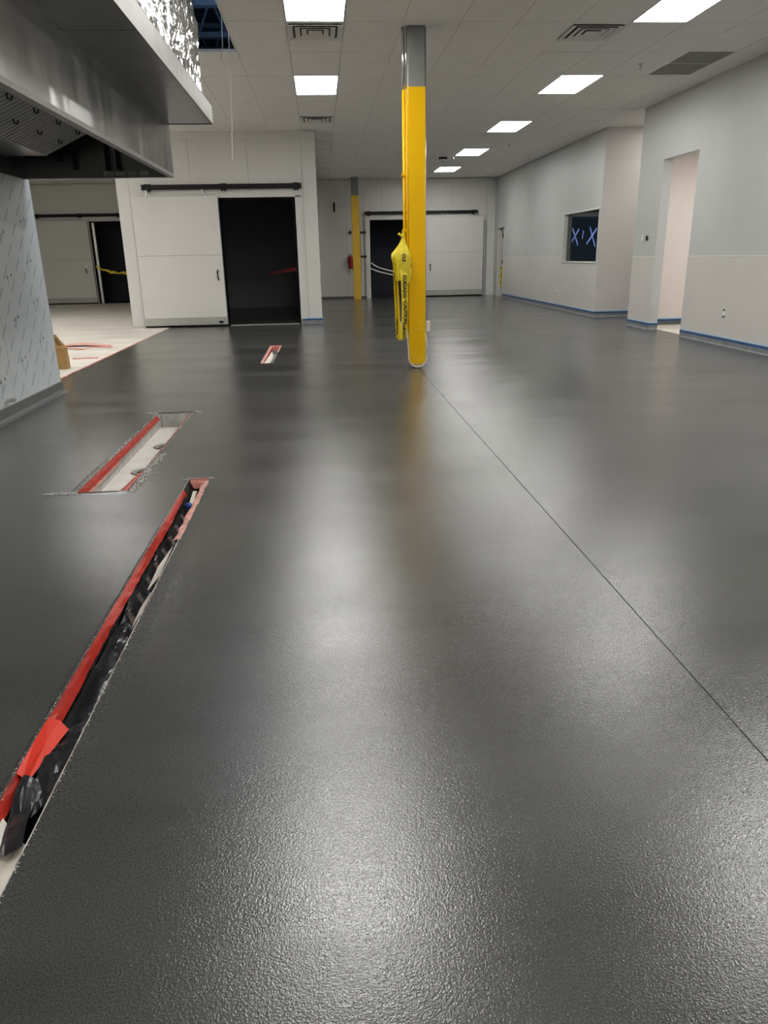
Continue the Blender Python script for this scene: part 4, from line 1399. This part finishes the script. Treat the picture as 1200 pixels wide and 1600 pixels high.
# small far trench
n3 = thing('drain_trench', 'small far floor trench with pale scraps and red tape', 'floor trench', (-0.74, 10.9, -0.12))
trench_box(n3, T3, 0.12, 'tray_grimy', 'tray_grimy')
x0, x1, y0, y1 = T3
wavy_strip(n3, 'red_tape', 'pink_tape', lambda y: (x0 - 0.008, 0.008), lambda y: (x0 + 0.02, -0.012), y0, y1, jit=0.003)
wavy_strip(n3, 'red_tape', 'red_tape', lambda y: (x0 + 0.02, -0.012), lambda y: (x0 + 0.028, -0.045), y0 + 0.2, y1, jit=0.003)
MB().grid([[(x0, y1 + 0.02, 0.006), (x1 + 0.01, y1 + 0.02, 0.006)], [(x0, y1 - 0.03, 0.0), (x1, y1 - 0.03, 0.0)], [(x0, y1 - 0.04, -0.06), (x1, y1 - 0.04, -0.06)]]).build('end_tape', 'red_tape_worn', n3, solid=0.001)
wavy_strip(n3, 'tape_edge', 'pink_tape', lambda y: (x1 + 0.006, 0.006), lambda y: (x1 - 0.02, -0.01), y1 - 0.8, y1, jit=0.004)
MB().face([(x0 + 0.03, y0 + 0.01, -0.01), (x0 + 0.11, y0 + 0.02, -0.01), (x0 + 0.10, y0 + 0.9, -0.03), (x0 + 0.055, y0 + 1.5, -0.02)]).build('cream_scrap', 'cream', n3, solid=0.002)
MB().face([(x0 + 0.12, y0 + 0.2, -0.02), (x0 + 0.155, y0 + 0.1, -0.015), (x0 + 0.15, y0 + 1.0, -0.03), (x0 + 0.12, y0 + 0.8, -0.04)]).build('cream_scrap', 'cove_grey', n3, solid=0.002)

# ------------------------------------------------------------------ red tape on the concrete, scraps and paper bag
o = wavy_strip(None, 'floor_tape', 'red_tape_worn', lambda y: (-3.112, 0.002), lambda y: (-3.082, 0.002), 8.6, 13.1, jit=0.004)
tag(o, 'straight red masking tape line between grey epoxy and bare concrete', 'tape')
o = wavy_strip(None, 'floor_tape', 'pink_tape', lambda y: (-3.108, 0.002), lambda y: (-3.09, 0.002), 13.1, 15.85, jit=0.003)
tag(o, 'faded pink continuation of the floor tape line up to the cold room', 'tape')
rows = [[(x, 13.27 - 0.11 * (x + 4.42) - 0.012, 0.002), (x, 13.27 - 0.11 * (x + 4.42) + 0.012, 0.002)] for x in (-5.4, -4.9, -4.4, -3.9, -3.5, -3.12)]
tag(MB().grid(rows).build('floor_tape', 'pink_tape', solid=0.001), 'thin faded tape line running sideways across the bare concrete', 'tape')
def scrap(pts, m, lab, nm='tape_scrap'):
    rows = []
    for (x, y, z, w) in pts:
        rows.append([(x, y - w, z), (x, y + w, z + 0.01)])
    tag(MB().grid(rows).build(nm, m, solid=0.001), lab, 'tape')
scrap([(-4.6, 12.42, 0.012, 0.04), (-4.1, 12.33, 0.012, 0.03), (-3.7, 12.05, 0.012, 0.03)], 'red_tape_worn', 'long dark red scrap of tape lying on the bare concrete')
scrap([(-3.72, 12.05, 0.014, 0.02), (-3.62, 12.3, 0.014, 0.02), (-3.33, 12.3, 0.012, 0.02)], 'red_tape_worn', 'short bent red scrap of tape on the bare concrete')
scrap([(-4.3, 12.7, 0.006, 0.10), (-3.9, 12.7, 0.03, 0.12), (-3.5, 12.55, 0.008, 0.08), (-3.4, 12.5, 0.006, 0.03)], 'pink_tape', 'crumpled pink tape heap on the bare concrete')
scrap([(-3.52, 10.9, 0.006, 0.02), (-3.18, 10.95, 0.006, 0.015)], 'red_tape_worn', 'tiny red tape scrap beside the paper bag')

# paper bag
pb = thing('paper_bag', 'crumpled brown paper bag standing against the end of the film wrapped wall', 'paper bag', (-3.38, 9.95, 0))
bx0, bx1, by0, by1 = -3.50, -3.275, 9.88, 10.05
rows = []
for (z, sx, sy, tw) in ((0.0, 1.0, 1.0, 0), (0.08, 1.0, 0.98, 0.0), (0.2, 0.97, 0.9, 0.02), (0.265, 0.94, 0.8, 0.04)):
    row = []
    cx, cy = (bx0 + bx1) / 2, (by0 + by1) / 2
    for k in range(25):
        a = 2 * math.pi * k / 24
        c, s = math.cos(a), math.sin(a)
        q = 1 / max(abs(c), abs(s))
        q = min(q, 1.25)
        w = 1 + 0.04 * noise.noise(Vector((c * 3, s * 3, z * 10)))
        row.append((cx + c * q * sx * (bx1 - bx0) / 2 * w, cy + s * q * sy * (by1 - by0) / 2 * w, z))
    rows.append(row)
mb = MB().grid(rows)
mb.face(list(reversed(rows[0][:-1])))
mb.build('bag_body', 'kraft_paper', pb)
rows = []
for (z, sx, sy, off) in ((0.262, 0.94, 0.8, 0), (0.31, 0.80, 0.5, -0.02), (0.36, 0.72, 0.32, -0.045), (0.425, 0.55, 0.16, -0.07)):
    row = []
    for k in range(25):
        a = 2 * math.pi * k / 24
        c, s = math.cos(a), math.sin(a)
        w = 1 + 0.14 * noise.noise(Vector((c * 4, s * 4, z * 20)))
        row.append((cx + off + c * sx * (bx1 - bx0) / 2 * 1.15 * w, cy + s * sy * (by1 - by0) / 2 * 1.15 * w, z + 0.012 * noise.noise(Vector((c * 5, s * 5, z)))))
    rows.append(row)
MB().grid(rows).build('crumpled_top', 'kraft_paper', pb)
MB().grid([[(cx + 0.02, by0 + 0.03, 0.30), (cx + 0.085, by0 + 0.03, 0.29)], [(cx - 0.02, by0 + 0.035, 0.40), (cx + 0.03, by0 + 0.04, 0.385)]]).build('fold_shadow_flap', 'kraft_dark', pb, solid=0.001)
